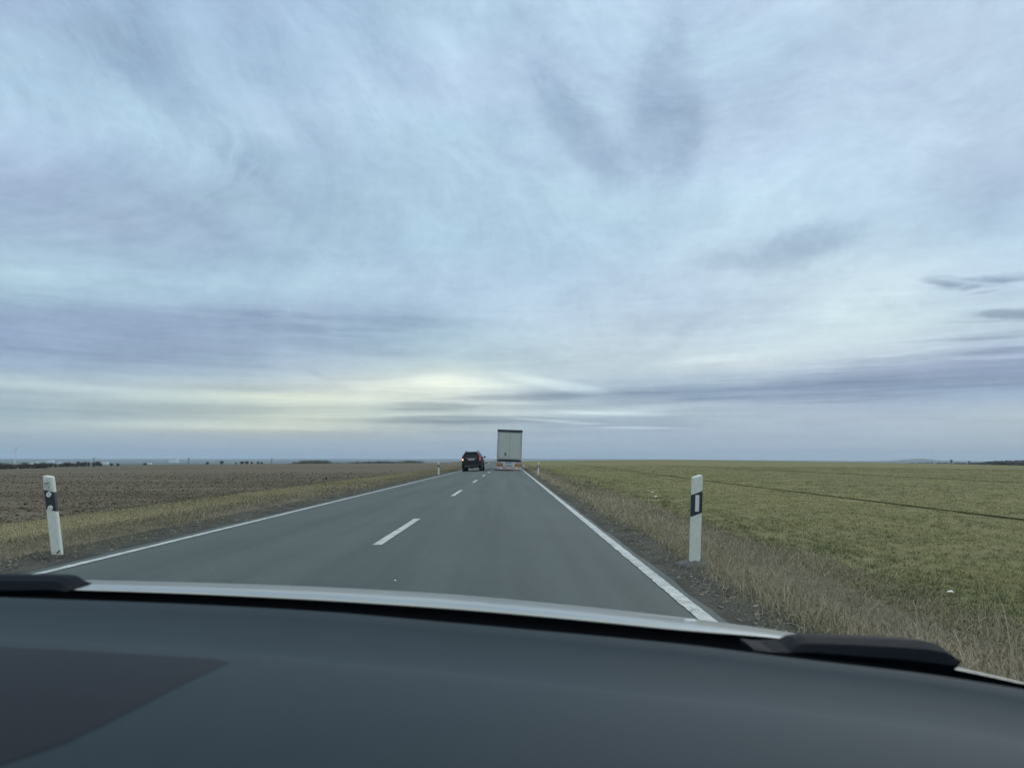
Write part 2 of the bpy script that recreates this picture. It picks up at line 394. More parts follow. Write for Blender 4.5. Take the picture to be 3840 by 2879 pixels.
# materials -----------------------------------------------------------
def mat(name, c, rough=.6, metal=0.0, spec=.5, var=.12, vscale=8.0, bump=0.0, bscale=60.0, emit=None, estr=0, coat=0.0):
    m = bpy.data.materials.new(name); m.use_nodes = True; nt = m.node_tree; b = nt.nodes['Principled BSDF']
    q = G(nt)
    b.inputs['Roughness'].default_value = rough; b.inputs['Metallic'].default_value = metal
    b.inputs['Specular IOR Level'].default_value = spec; b.inputs['Coat Weight'].default_value = coat
    t = q.n('ShaderNodeTexCoord').outputs['Object']
    n = q.noise(t, vscale, 5, .6)
    lo = tuple(x * (1 - var) for x in c) + (1,); hi_ = tuple(min(1, x * (1 + var)) for x in c) + (1,)
    q.put(b.inputs['Base Color'], q.mix(q.mr(n, .3, .7), lo, hi_))
    if bump:
        bp = q.n('ShaderNodeBump'); bp.inputs['Strength'].default_value = bump; bp.inputs['Distance'].default_value = .01
        q.put(bp.inputs['Height'], q.noise(t, bscale, 4, .6)); q.put(b.inputs['Normal'], bp.outputs[0])
    if emit: b.inputs['Emission Color'].default_value = tuple(emit) + (1,); b.inputs['Emission Strength'].default_value = estr
    return m
def attr_mat(name, ca, cb, rough=.8, trans=0.0):
    """colour from the per-blade 'tint' attribute"""
    m = bpy.data.materials.new(name); m.use_nodes = True; nt = m.node_tree; b = nt.nodes['Principled BSDF']; q = G(nt)
    a = q.n('ShaderNodeAttribute'); a.attribute_name = 'tint'
    r = q.n('ShaderNodeValToRGB'); cr = r.color_ramp
    cr.elements[0].color = tuple(ca) + (1,); cr.elements[1].color = tuple(cb) + (1,)
    q.put(r.inputs[0], a.outputs['Fac']); q.put(b.inputs['Base Color'], r.outputs[0])
    b.inputs['Roughness'].default_value = rough; b.inputs['Specular IOR Level'].default_value = .15
    return m
def ground_mat(name, stops, scales, bump=.5, bdist=.03, rough=.95, stretch=None, rows=None):
    """mottled soil or grass: three sizes of noise in world metres feed one colour ramp"""
    m = bpy.data.materials.new(name); m.use_nodes = True; nt = m.node_tree; b = nt.nodes['Principled BSDF']; q = G(nt)
    t = q.n('ShaderNodeTexCoord').outputs['Object']
    if stretch:
        mp = q.n('ShaderNodeMapping'); mp.inputs['Scale'].default_value = stretch; q.put(mp.inputs[0], t); big = mp.outputs[0]
    else: big = t
    s1 = q.noise(big, scales[0], 5, .6, .5); s2 = q.noise(t, scales[1], 6, .65); s3 = q.noise(t, scales[2], 5, .7)
    f = q.m('ADD', q.m('ADD', q.m('MULTIPLY', s1, .36), q.m('MULTIPLY', s2, .34)), q.m('MULTIPLY', s3, .34))
    if rows:
        w = q.n('ShaderNodeTexWave'); w.wave_type = 'BANDS'; w.bands_direction = 'X'
        w.inputs['Scale'].default_value = rows; w.inputs['Distortion'].default_value = 1.5; w.inputs['Detail'].default_value = 2
        q.put(w.inputs['Vector'], t); f = q.m('ADD', f, q.m('MULTIPLY', q.m('SUBTRACT', w.outputs['Fac'], .5), .06))
    r = q.n('ShaderNodeValToRGB'); cr = r.color_ramp
    for i, (p, c) in enumerate(stops):
        e = cr.elements[i] if i < 2 else cr.elements.new(p)
        e.position = p; e.color = tuple(c) + (1,)
    q.put(r.inputs[0], f); q.put(b.inputs['Base Color'], r.outputs[0])
    b.inputs['Roughness'].default_value = rough; b.inputs['Specular IOR Level'].default_value = .12
    bp = q.n('ShaderNodeBump'); bp.inputs['Strength'].default_value = bump; bp.inputs['Distance'].default_value = bdist
    q.put(bp.inputs['Height'], q.m('ADD', s2, s3)); q.put(b.inputs['Normal'], bp.outputs[0])
    return m

# ------------------------------------------------------------------ lie of the land
def fbm(x, y, seed=0, octs=4):
    r = np.random.default_rng(seed); out = np.zeros_like(x, dtype=float); amp = 1.0
    for k in range(octs):
        for j in range(3):
            a = r.uniform(0, 6.28); fr = (2 ** k) * r.uniform(.7, 1.3); ph = r.uniform(0, 6.28)
            out += amp * np.sin((x * math.cos(a) + y * math.sin(a)) * fr + ph) / 3
        amp *= .5
    return out
def sm(t):
    t = np.clip(t, 0, 1); return t * t * (3 - 2 * t)
def cxr(y):          # sideways shift of the road's centre line
    y = np.asarray(y, float); return -np.clip(y - 135, 0, None) ** 2 / (2 * 2400.0)
YC = 430.0
ZCX = [-2500,-900,-300,-220,-126,-50,-30,-22,15,31,96,160,225,312,900,2500]
ZCZ = [-30,-16,-5.1,-2.8,-1.75,-1.25,-.7,.02,.02,.18,.75,.0,-.95,-2.9,-12,-30]
XS = [-30,-9,-7.6,-5.4,-4.4,-3.75,-3.3,0,3.3,3.65,4.2,5.0,6.0,9,30]
XZ = [-.16,-.14,-.10,-.07,-.05,-.07,-.0845,0,-.0845,-.078,-.05,-.07,-.12,-.15,-.16]
def H(x, y):
    x = np.asarray(x, float); y = np.asarray(y, float)
    s = x - cxr(y)
    near = np.interp(s, XS, XZ)
    far = np.interp(CAMP.x + (x - CAMP.x) * YC / np.clip(y, 110, YC * 1.3), ZCX, ZCZ)
    road = sm(1 - (np.abs(s) - 3.3) / 14)
    far_r = far * (1 - road) + np.clip(near, -.3, 1) * road
    t = np.clip(y / YC, 0, 1) ** 1.35
    z = near * (1 - t) + far_r * t + near * t * (1 - road) * 0
    drop = np.clip(y - YC, 0, None)
    z = z - drop ** 1.6 * .0035
    bumps = fbm(x / 22, y / 30, 3, 3) * .05 * (1 - sm(1 - (np.abs(s) - 8) / 10)) * np.clip(y / 40, 0, 1)
    return z + bumps
def zH(x, y): return float(H(np.array([x]), np.array([y]))[0])

RMAX = 19000.0
VR = [0, 600, 1000, 1500, 3000, 5000, 8000, 12000, 15500, 17500, 19000]
VZ = [-13, -13, -13.5, -12.6, -19, -31.5, -43, -38, -16, 0, 0]
def Gr(x, y):
    r = np.hypot(x, y); th = np.degrees(np.arctan2(x - CAMP.x, np.abs(y) + 1e-6))
    z = np.interp(r, VR, VZ)
    top = np.interp(th, [-60, -36, -20, 0, 4, 8, 12, 20, 27, 31, 36, 60], [6, 6, 4, 5, 3, 1, -14, -22, -45, -55, -60, -60])
    z = z + (top - 0) * sm((r - 12000) / 5000)
    z = z + fbm(x / 1500, y / 700, 9, 4) * 7 * sm((r - 3000) / 5000)
    z = z + fbm(x / 300, y / 200, 5, 3) * .8 * sm((r - 700) / 800)
    # lone broad hill on the right
    hx, hy = xat(3444, 1725, 11000), 11000
    z = z + 28 * np.exp(-(((x - hx) / 190) ** 2 + ((y - hy) / 500) ** 2)) + 14 * np.exp(-(((x - hx) / 600) ** 2 + ((y - hy) / 500) ** 2))
    near = H(x, np.clip(y, 0, None)) - .9
    return near * (1 - sm((r - 420) / 260)) + z * sm((r - 420) / 260)
def zG(x, y): return float(Gr(np.array([float(x)]), np.array([float(y)]))[0])

# ------------------------------------------------------------------ ground and fields
M_far = ground_mat('far_land', [(.40,(.020,.030,.022)),(.47,(.045,.055,.035)),(.53,(.075,.085,.052)),(.60,(.14,.14,.10)),(.64,(.035,.045,.035))], (.0012,.004,.02), bump=.1, stretch=(.45,1,1))
ths = np.concatenate([np.radians(np.linspace(-48, 48, 420)), np.radians(np.linspace(50, 310, 90))])
ths = np.append(ths, ths[0] + 2 * math.pi)
rs = np.concatenate([[0.5], np.geomspace(6, 500, 40), np.geomspace(540, RMAX, 150)])
gx = rs[:, None] * np.sin(ths)[None, :]; gy = rs[:, None] * np.cos(ths)[None, :]
gz = Gr(gx, gy)
gx[0] = 0; gy[0] = 0; gz[0] = gz[0, 0]
ground = link_mesh('ground', np_mesh('ground', np.stack([gx, gy, gz], -1).reshape(-1, 3), grid_faces(len(rs), len(ths)), 4), M_far, smooth=True)
tag(ground, kind='structure')

def strip(name, s_list, y_list, m, dz=0.0, disp=None, smooth=True, edge=None):
    s = np.array(s_list, float); y = np.array(y_list, float)
    S, Yg = np.meshgrid(s, y)
    if edge is not None: S = S + edge(S, Yg)
    Xg = S + cxr(Yg); Zg = H(Xg, Yg) + dz
    if disp is not None: Zg = Zg + disp(S, Yg)
    o = link_mesh(name, np_mesh(name, np.stack([Xg, Yg, Zg], -1).reshape(-1, 3), grid_faces(len(y), len(s)), 4), m, smooth=smooth)
    return tag(o, kind='structure')
ys = np.concatenate([np.linspace(-30, 2, 12), np.geomspace(2.5, 560, 340)])
ys_c = np.concatenate([np.linspace(-30, 2, 8), np.geomspace(3, 560, 150)])

M_plough = ground_mat('ploughed_soil', [(.38,(.072,.060,.042)),(.50,(.112,.095,.068)),(.62,(.152,.132,.098))], (.05,1.6,11.0), bump=.8, bdist=.035, stretch=(.07,.8,1))
M_crop = ground_mat('winter_crop', [(.36,(.076,.080,.035)),(.48,(.132,.132,.058)),(.56,(.168,.158,.074)),(.66,(.165,.145,.086))], (.045,.55,5.0), bump=.8, bdist=.05, stretch=(.3,1,1))
M_drygr = ground_mat('dry_verge', [(.41,(.060,.056,.038)),(.50,(.112,.100,.070)),(.59,(.17,.150,.106))], (.4,2.5,14.0), bump=.9, bdist=.03)
M_mown = ground_mat('mown_grass', [(.40,(.09,.09,.050)),(.50,(.16,.146,.084)),(.60,(.21,.188,.115))], (.3,1.8,10.0), bump=.7, bdist=.03)
M_dirt = ground_mat('roadside_dirt', [(.41,(.030,.033,.028)),(.50,(.055,.057,.049)),(.60,(.092,.090,.080))], (.8,5.0,30.0), bump=.9, bdist=.02)
def wob(a, sc, seed):
    return lambda S, Yg: fbm(Yg / sc, Yg * 0 + seed, seed, 4) * a
def sgrid(a, b, n, k=1.0):
    return [a + (b - a) * (i / (n - 1)) ** k for i in range(n)]
def clodz(S, Yg):
    near = np.clip(60 / (Yg + 20), .2, 1.5)
    return (fbm(S * 3.1, Yg * 2.3, 21, 4) * .012) * near * np.clip((np.abs(S) - 7.6) / 1.0, 0, 1)
strip('ploughed_field', sorted([-x for x in np.concatenate([np.linspace(7.4, 40, 160), np.geomspace(41, 1100, 60)])]), ys, M_plough, dz=.0, disp=clodz)
strip('green_field', np.concatenate([np.linspace(5.0, 30, 90), np.geomspace(31, 1100, 70)]), ys, M_crop, dz=.0)
strip('verge', sgrid(-7.75, -5.3, 8), ys_c, M_mown, dz=.004)
strip('verge', sgrid(-5.6, -3.85, 8), ys_c, M_drygr, dz=.010)
strip('roadside', sgrid(-4.15, -3.22, 6), ys_c, M_dirt, dz=.015)
strip('roadside', sgrid(3.17, 3.80, 6), ys_c, M_dirt, dz=.015)
strip('verge', sgrid(3.6, 5.25, 10), ys_c, M_drygr, dz=.010)

# asphalt
def asphalt():
    m = bpy.data.materials.new('asphalt'); m.use_nodes = True; nt = m.node_tree; b = nt.nodes['Principled BSDF']; q = G(nt)
    t = q.n('ShaderNodeTexCoord').outputs['Object']
    mp = q.n('ShaderNodeMapping'); mp.inputs['Scale'].default_value = (1, .03, 1); q.put(mp.inputs[0], t)
    track = q.noise(mp.outputs[0], 1.6, 4, .55)
    big = q.noise(t, .35, 4, .6); grit = q.noise(t, 160, 3, .8); grit2 = q.noise(t, 45, 4, .7)
    mid = q.noise(t, 16, 6, .8)
    f = q.m('ADD', q.m('ADD', q.m('MULTIPLY', track, .38), q.m('MULTIPLY', big, .14)), q.m('ADD', q.m('MULTIPLY', grit, .14), q.m('ADD', q.m('MULTIPLY', grit2, .16), q.m('MULTIPLY', mid, .22))))
    c = q.mix(q.mr(f, .40, .62), (.030, .044, .043, 1), (.068, .088, .086, 1))
    vor = q.n('ShaderNodeTexVoronoi'); vor.inputs['Scale'].default_value = 26; q.put(vor.inputs['Vector'], t)
    sepc = q.n('ShaderNodeSeparateColor'); q.put(sepc.inputs[0], vor.outputs['Color'])
    chip = q.m('MULTIPLY', q.m('LESS_THAN', vor.outputs['Distance'], .16), q.m('GREATER_THAN', sepc.outputs[0], .93))
    c = q.mix(q.m('MULTIPLY', chip, .5), c, (.30, .31, .30, 1))
    q.put(b.inputs['Base Color'], c)
    b.inputs['Roughness'].default_value = .72; b.inputs['Specular IOR Level'].default_value = .35
    bp = q.n('ShaderNodeBump'); bp.inputs['Strength'].default_value = .35; bp.inputs['Distance'].default_value = .004
    q.put(bp.inputs['Height'], grit); q.put(b.inputs['Normal'], bp.outputs[0])
    return m
M_asph = asphalt()
M_edge = mat('old_asphalt_edge', (.040, .042, .043), .9, var=.4, vscale=6, bump=.6, bscale=50)
edge_w = lambda S, Yg: np.where(np.abs(S) > 3.22, np.sign(S) * (fbm(Yg * 2.2, Yg * 0 + S, 4, 4) * .022), 0)
road = strip('road', [-3.35,-3.19,-2.4,-1.2,-.5,0,.5,1.2,2.4,3.19,3.265], np.concatenate([np.linspace(-30, 2, 30), np.geomspace(2.1, 560, 420)]), M_asph, dz=.022, edge=edge_w)

# paint
def paint():
    m = bpy.data.materials.new('road_paint'); m.use_nodes = True; nt = m.node_tree; b = nt.nodes['Principled BSDF']; q = G(nt)
    t = q.n('ShaderNodeTexCoord').outputs['Object']
    n1 = q.noise(t, 110, 5, .8); n2 = q.noise(t, 7, 4, .6)
    w = q.m('ADD', q.m('MULTIPLY', n1, .75), q.m('MULTIPLY', n2, .25))
    c = q.mix(q.mr(w, .42, .55), (.15, .17, .165, 1), (.55, .58, .57, 1))
    q.put(b.inputs['Base Color'], c); b.inputs['Roughness'].default_value = .7
    return m
M_paint = paint()
pv, pf = [], []
def paint_strip(s0, s1, y0, y1, n):
    k = len(pv); yy = np.linspace(y0, y1, n) if n < 4 else np.concatenate([np.linspace(y0, 2, 4), np.geomspace(2.2, y1, n - 4)]) if y0 < 2 and y1 > 100 else np.linspace(y0, y1, n)
    for i, y in enumerate(yy):
        j = random.uniform(-.004, .004) + .003 * math.sin(y * 9.1) + .003 * math.sin(y * 23.7 + s0)
        for s in (s0 + j, s1 + j * .5):
            x = s + float(cxr(y)); pv.append((x, y, zH(x, y) + .028))
    for i in range(len(yy) - 1): pf.append((k+2*i, k+2*i+1, k+2*i+3, k+2*i+2))
paint_strip(3.066, 3.188, -10, 500, 700)
paint_strip(-3.188, -3.066, -10, 500, 700)
dash0 = 9.2
for k in range(-1, 36):
    y0 = dash0 + 12.05 * k; paint_strip(-.06, .06, y0, y0 + 4.0, 8)
me = bpy.data.meshes.new('road_markings'); me.from_pydata(pv, [], pf); me.update()
tag(link_mesh('road_markings', me, M_paint), kind='structure')

# tractor furrows in the green field
M_soil = mat('furrow_soil', (.050, .054, .028), 1.0, spec=0.0, var=.35, vscale=3, bump=.8, bscale=20)
def furrow(s0, ang, w, y0, y1, label):
    v, f = [], []; yy = np.geomspace(y0, y1, 160)
    for y in yy:
        x = CAMP.x + s0 + (y) * math.tan(R_(ang)); ww = w * (.75 + .25 * math.sin(y * 3.3) * math.sin(y * 1.7))
        for a in (-1, -.4, .4, 1):
            v.append((x + a * ww / 2, y, zH(x, y) + (.028 if abs(a) == 1 else .012)))
    for i in range(len(yy) - 1):
        for j in range(3): k = 4 * i + j; f.append((k, k+1, k+5, k+4))
    me = bpy.data.meshes.new('wheel_track'); me.from_pydata(v, [], f); me.update()
    tag(link_mesh('wheel_track', me, M_soil), kind='structure')
furrow(10.25, 1.5, .15, 8, 330, '')
furrow(25.5, 1.5, .13, 22, 330, '')

# ------------------------------------------------------------------ blades, clods, leaves
def set_tint(me, t):
    a = me.attributes.new('tint', 'FLOAT', 'POINT'); a.data.foreach_set('value', np.asarray(t, np.float32))
def blades(name, x, y, h, w, lean, tint, m, label, cat, curve=.5):
    n = len(x); z = H(x, y) + .008
    a = rng.uniform(0, 2 * math.pi, n); b = rng.uniform(0, 2 * math.pi, n)
    dx, dy = np.cos(a) * w / 2, np.sin(a) * w / 2
    lx, ly = np.cos(b) * lean * h, np.sin(b) * lean * h
    V = np.empty((n, 5, 3))
    V[:, 0] = np.stack([x - dx, y - dy, z], -1); V[:, 1] = np.stack([x + dx, y + dy, z], -1)
    mx, my = x + lx * curve * .6, y + ly * curve * .6
    V[:, 2] = np.stack([mx + dx * .7, my + dy * .7, z + h * .6], -1); V[:, 3] = np.stack([mx - dx * .7, my - dy * .7, z + h * .6], -1)
    V[:, 4] = np.stack([x + lx, y + ly, z + h * np.clip(1 - lean * .3, .3, 1)], -1)
    i = np.arange(n)[:, None] * 5
    F3 = np.concatenate([i + np.array([[0, 1, 2]]), i + np.array([[0, 2, 3]]), i + np.array([[3, 2, 4]])], 0)
    me = np_mesh(name, V.reshape(-1, 3), F3, 3)
    set_tint(me, np.repeat(tint, 5))
    o = link_mesh(name, me, m)
    return tag(o, label, cat, kind='stuff')
def logu(a, b, n): return np.exp(rng.uniform(math.log(a), math.log(b), n))
M_dry = attr_mat('dry_blades', (.090, .080, .056), (.43, .375, .265))
M_grn = attr_mat('crop_blades', (.066, .084, .036), (.41, .378, .178))
M_yel = attr_mat('mown_blades', (.095, .098, .050), (.40, .345, .205))
def patch(x, y, sc, seed): return fbm(x / sc, y / sc, seed, 4)
def in_view(x, y, mrg=1.15): return (np.abs(x - CAMP.x) < y * .80 * mrg + .8)
# right verge, tall withered grass
n = 130000
y = logu(2.2, 140, n); s = 3.62 + rng.beta(1.7, 1.5, n) * 1.9; x = s + cxr(y)
pt = patch(s * 2, y, 1.3, 31)
keep = in_view(x, y) & (rng.uniform(0, 1, n) < .62 + .5 * pt)
x, y, s, pt = x[keep], y[keep], s[keep], pt[keep]; n = len(x)
h = rng.gamma(2.6, .0135, n) * (1 + .7 * pt) * np.where(s < 3.9, .6, 1) + .02
w = .0030 * np.maximum(1, y / 9) * rng.uniform(.7, 1.6, n)
blades('dry_grass', x, y, h, w, rng.gamma(2.4, .6, n), np.clip(rng.normal(.45, .25, n) + .25 * pt, 0, 1), M_dry, 'withered brown grass along the right road edge', 'grass')
# a line of paler bent grass close to the road
n = 30000
y = logu(2.2, 120, n); s = 4.0 + rng.normal(0, .16, n) + .12 * np.sin(y * .7); x = s + cxr(y)
k = in_view(x, y); x, y = x[k], y[k]; n = len(x)
blades('pale_grass', x, y, rng.gamma(4, .018, n), .0034 * np.maximum(1, y / 9) * rng.uniform(.7, 1.5, n), rng.uniform(.3, 1.1, n), np.clip(rng.normal(.75, .18, n), 0, 1), M_dry, 'pale straw coloured grass band beside the right dirt strip', 'grass')
# tall single stalks
n = 260
y = logu(2.6, 40, n); s = rng.uniform(4.0, 5.6, n); x = s + cxr(y)
blades('grass_stalks', x, y, rng.uniform(.25, .5, n), .005 * np.maximum(1, y / 10), rng.uniform(.05, .5, n), np.clip(rng.normal(.85, .1, n), 0, 1), M_dry, 'tall dry stalks standing in the right verge', 'grass')
# winter crop, growing in tufts with soil between
nc = 52000; per = 12
yc = logu(2.8, 120, nc); xc = CAMP.x + yc * np.tan(rng.uniform(R_(1.5), R_(41), nc)); sc_ = xc - cxr(yc)
pt = patch(xc, yc, 2.2, 41); pt2 = patch(xc, yc, .45, 43)
keep = (sc_ > 4.9 + .35 * patch(yc, yc * 0, 1.7, 5)) & (rng.uniform(0, 1, nc) < .70 + .45 * pt2)
keep &= np.abs(xc - (CAMP.x + 10.25 + yc * math.tan(R_(1.5)))) > .10
xc, yc, sc_, pt, pt2 = xc[keep], yc[keep], sc_[keep], pt[keep], pt2[keep]; nc = len(xc)
grow = np.maximum(1, yc / 9)
tc_ = rng.normal(.44, .20, nc) + .15 * pt + .10 * pt2 - .36 * np.exp(-((sc_ - 5.6) / .9) ** 2) + np.where(sc_ > 8, .06, 0)
rp = lambda a: np.repeat(a, per)
x = rp(xc) + rng.normal(0, .030, nc * per) * rp(grow); y = rp(yc) + rng.normal(0, .030, nc * per) * rp(grow); n = len(x)
h = rng.uniform(.016, .050, n) * rp(np.clip(rng.normal(1.0, .3, nc), .4, 1.9)); w = .0040 * rp(grow) * rng.uniform(.6, 1.5, n)
blades('crop', x, y, h, w, rng.uniform(.5, 2.6, n), np.clip(rp(tc_) + rng.normal(0, .12, n), 0, 1), M_grn, 'short yellowish green winter crop covering the right field', 'crop')
# green blades among the withered grass
n = 42000
y = logu(2.4, 120, n); sd_ = np.where(rng.uniform(0, 1, n) < .6, 1, -1); s = sd_ * (3.75 + rng.uniform(0, 1, n) * 1.8); x = s + cxr(y)
k = in_view(x, y) & (patch(s * 2, y, .9, 79) > .15); x, y = x[k], y[k]; n = len(x)
blades('green_grass', x, y, rng.uniform(.02, .09, n), .0036 * np.maximum(1, y / 9), rng.gamma(2.4, .6, n), np.clip(rng.normal(.28, .16, n), 0, 1), M_grn, 'green blades among the withered roadside grass', 'grass')
# weeds creeping over the dirt
n = 14000
y = logu(2.4, 60, n); sd_ = np.where(rng.uniform(0, 1, n) < .6, 1, -1); s = sd_ * (3.35 + rng.beta(1.8, 1.0, n) * .5) - np.where(sd_ < 0, .1, 0); x = s + cxr(y)
k = in_view(x, y) & (patch(s * 3, y, .5, 77) > -.1); x, y = x[k], y[k]; n = len(x)
blades('weeds', x, y, rng.uniform(.01, .05, n), .0045 * np.maximum(1, y / 9), rng.uniform(.6, 2.6, n), np.clip(rng.normal(.25, .15, n), 0, 1), M_grn, 'low weeds creeping over the dirt beside the asphalt', 'weeds')
# left verge
n = 110000
y = logu(5, 150, n); s = -(3.75 + rng.beta(1.6, 1.3, n) * 2.0); x = s + cxr(y); pt = patch(s * 2, y, 1.3, 51)
k = in_view(x, y) & (rng.uniform(0, 1, n) < .6 + .5 * pt); x, y, s, pt = x[k], y[k], s[k], pt[k]; n = len(x)
blades('dry_grass', x, y, (rng.gamma(2.4, .015, n) * (1 + .7 * pt) + .012) * np.where(s > -4.1, .5, 1), .0036 * np.maximum(1, y / 10) * rng.uniform(.7, 1.5, n), rng.gamma(2.4, .7, n), np.clip(rng.normal(.36, .24, n) + .2 * pt, 0, 1), M_dry, 'withered brown grass along the left road edge', 'grass')
n = 80000
y = logu(7, 170, n); s = -(5.3 + rng.uniform(0, 1, n) * 2.45); x = s + cxr(y); pt = patch(s * 1.5, y, 2.0, 61)
k = in_view(x, y); x, y, pt = x[k], y[k], pt[k]; n = len(x)
blades('mown_grass', x, y, rng.uniform(.015, .05, n), .005 * np.maximum(1, y / 10) * rng.uniform(.7, 1.5, n), rng.uniform(.5, 2.4, n), np.clip(rng.normal(.50, .22, n) + .25 * pt, 0, 1), M_yel, 'short yellow green grass strip beside the ploughed field', 'grass')
# clods and leaves
def chips(name, x, y, size, flat, tint, m, label, cat):
    n = len(x); z = H(x, y)
    base = np.array([[1,0,0],[-.5,.87,0],[-.5,-.87,0],[0,0,1],[0,0,-1]], float)
    a = rng.uniform(0, 6.28, n); ca, sa = np.cos(a), np.sin(a)
    V = np.repeat(base[None], n, 0) * (1 + rng.uniform(-.4, .4, (n, 5, 1)))
    xx = V[..., 0] * ca[:, None] - V[..., 1] * sa[:, None]; yy = V[..., 0] * sa[:, None] + V[..., 1] * ca[:, None]
    tilt = rng.uniform(-.5, .5, n)[:, None]
    Z = V[..., 2] * flat + xx * tilt
    out = np.stack([x[:, None] + xx * size[:, None], y[:, None] + yy * size[:, None], z[:, None] + (Z + flat * .4) * size[:, None] + .01], -1)
    i = np.arange(n)[:, None] * 5
    fc = np.concatenate([i + np.array([q]) for q in ([0,1,3],[1,2,3],[2,0,3],[1,0,4],[2,1,4],[0,2,4])], 0)
    me = np_mesh(name, out.reshape(-1, 3), fc, 3); set_tint(me, np.repeat(tint, 5))
    return tag(link_mesh(name, me, m), label, cat, kind='stuff')
M_clod = attr_mat('clods', (.080, .068, .050), (.185, .162, .122), .95)
n = 150000
y = logu(9, 90, n); x = CAMP.x - y * np.tan(rng.uniform(R_(2), R_(41), n)); s = x - cxr(y)
pt = patch(x * .3, y, 1.2, 71)
k = (s < -7.75) & (rng.uniform(0, 1, n) < (.6 + .5 * pt) * np.clip((88 - y) / 55, 0, 1)); x, y = x[k], y[k]; n = len(x)
chips('soil_clods', x, y, rng.gamma(2.0, .0070, n) * np.maximum(1, y / 28) ** .6 + .005, .6, np.clip(rng.normal(.42, .25, n), 0, 1), M_clod, 'brown clods of earth over the ploughed field', 'soil')
M_leaf = attr_mat('leaf_litter', (.045, .036, .030), (.34, .31, .27), .9)
def litter_pos(n, side):
    y = logu(2.4, 60, n); s = (3.36 + rng.beta(1.3, 2, n) * .7) * side - (0 if side > 0 else rng.uniform(0, .4, n)); return s + cxr(y), y
xs, yl = zip(litter_pos(8500, 1), litter_pos(7500, -1))
x = np.concatenate([xs[0], xs[1]]); y = np.concatenate([yl[0], yl[1]]); k = in_view(x, y); x, y = x[k], y[k]; n = len(x)
chips('leaf_litter', x, y, rng.gamma(2, .0065, n) * np.maximum(1, y / 14) ** .5 + .003, .22, np.clip(rng.beta(1.2, 2.2, n), 0, 1), M_leaf, 'dead leaves and small stones on the dirt beside the asphalt', 'litter')

# ------------------------------------------------------------------ delineator posts
M_post = mat('post_plastic', (.60, .62, .56), .55, var=.10, vscale=25, bump=.25, bscale=90)
M_black = mat('post_black', (.020, .024, .032), .5, var=.2)
M_refl = mat('reflector', (.62, .64, .64), .25, var=.08, vscale=120, coat=.4)
M_ink = mat('post_ink', (.10, .105, .11), .7)
M_conc = mat('weathered_concrete', (.10, .105, .10), .95, var=.3, vscale=18, bump=.8, bscale=50)
PW, PD_ = .060, .098
def d_ring(k=0.0, n=10):
    """D shaped outline seen from above, flat front towards -y"""
    w, d = PW + k, PD_ + k; pts = [(-w, -k + .008), (-w + .008, -k), (w - .008, -k), (w, -k + .008)]
    for i in range(1, n):
        t = math.pi * i / n; pts.append((w * math.cos(t), .03 + (d - .03) * math.sin(t)))
    return pts
def post(road_side, loc, lean, label, reflect, writing=False, mound=False):
    """road_side: +1 when the road lies to its right"""
    root = empty('roadside_post', loc, (0, R_(lean), 0)); tag(root, label, 'post', 'white roadside delineator posts')
    slope = -.36 * road_side
    def ztop(x):
        hi_x = -road_side * (PW - .018)
        z = .965 + slope * x
        over = max(0.0, (x - hi_x) * -road_side)
        return z - over * over * 60 - (.0 if over == 0 else 0)
    pts = d_ring()
    rings = [[(p[0], p[1], -.12) for p in pts], [(p[0], p[1], ztop(p[0]) - .012) for p in pts],
             [(p[0] * .93, .006 + p[1] * .90, ztop(p[0])) for p in pts]]
    MB().loft(rings).build('post_body', M_post, root)
    b = d_ring(.0016)
    b_lo = [(p[0], p[1], .55 + slope * p[0] * 1.15) for p in b]; b_hi = [(p[0], p[1], .783 + slope * p[0] * 1.15) for p in b]
    MB().loft([b_lo, b_hi]).build('black_band', M_black, root)
    if reflect == 'bar':
        MB().box((0.002, -.0045, .672), (.043, .006, .175)).build('reflector', M_refl, root, bevel=.001, seg=1)
    else:
        for z in (.74, .577):
            r = MB().tube((-.004, -.0015, z), (-.004, -.008, z), .033, .030, 20).build('reflector', M_refl, root)
            MB().tube((-.004, -.008, z), (-.004, -.0095, z), .006, .006, 10).build('rivet', M_ink, r)
    if writing:
        text_obj('number', '001', .048, M_ink, root, (-.008, -.0012, .876), bold=.0004)
        MB().box((-.008, -.001, .846), (.082, .0016, .004)).build('number_line', M_ink, root)
        text_obj('number', '2 8', .038, M_ink, root, (-.010, -.0012, .822))
        MB().box((-.002, -.001, .798), (.080, .0016, .005)).build('number_line', M_ink, root)
        MB().box((-.008, -.001, .915), (.034, .0014, .003)).build('number_line', M_ink, root)
        MB().box((.035, -.004, .045), (.05, .004, .012), Matrix.Rotation(R_(-28), 3, 'Y')).build('tape_scrap', M_black, root)
    if mound:
        rings = []
        for r_, z_ in ((.24, -.06), (.21, .018), (.15, .048), (.085, .060), (.07, .062)):
            rings.append([(r_ * (1.05 + .1 * math.sin(3 * t * .524 + 1)) * math.cos(t * .524) + .02, .04 + r_ * .8 * math.sin(t * .524), z_ + .004 * math.sin(t * 2.2)) for t in range(12)])
        MB().loft(rings).build('concrete_foot', M_conc, root, smooth=True)
    return root
def foot(u, v, h):
    p = on_level(u, v, h); return (p.x, p.y, zH(p.x, p.y))
rp_ = post(-1, foot(2606, 2117, 1.16), 3.3, 'white roadside post with one upright bar reflector, nearest on the right verge', 'bar', mound=True)
lp_ = post(1, foot(210.5, 2082, 1.17), -10.3, 'leaning white roadside post with two round reflectors and a number 001, nearest on the left', 'round', writing=True)
rp_.scale = (1.0, 1.0, 1.035); lp_.scale = (1.0, 1.0, 1.02)
def foot_at(u, v, Y):
    x = xat(u, v, Y); return (x, Y, zH(x, Y))
post(-1, foot_at(2017.7, 1781, 51.0), 3.0, 'small white roadside post standing clear of the truck in the right verge', 'bar')
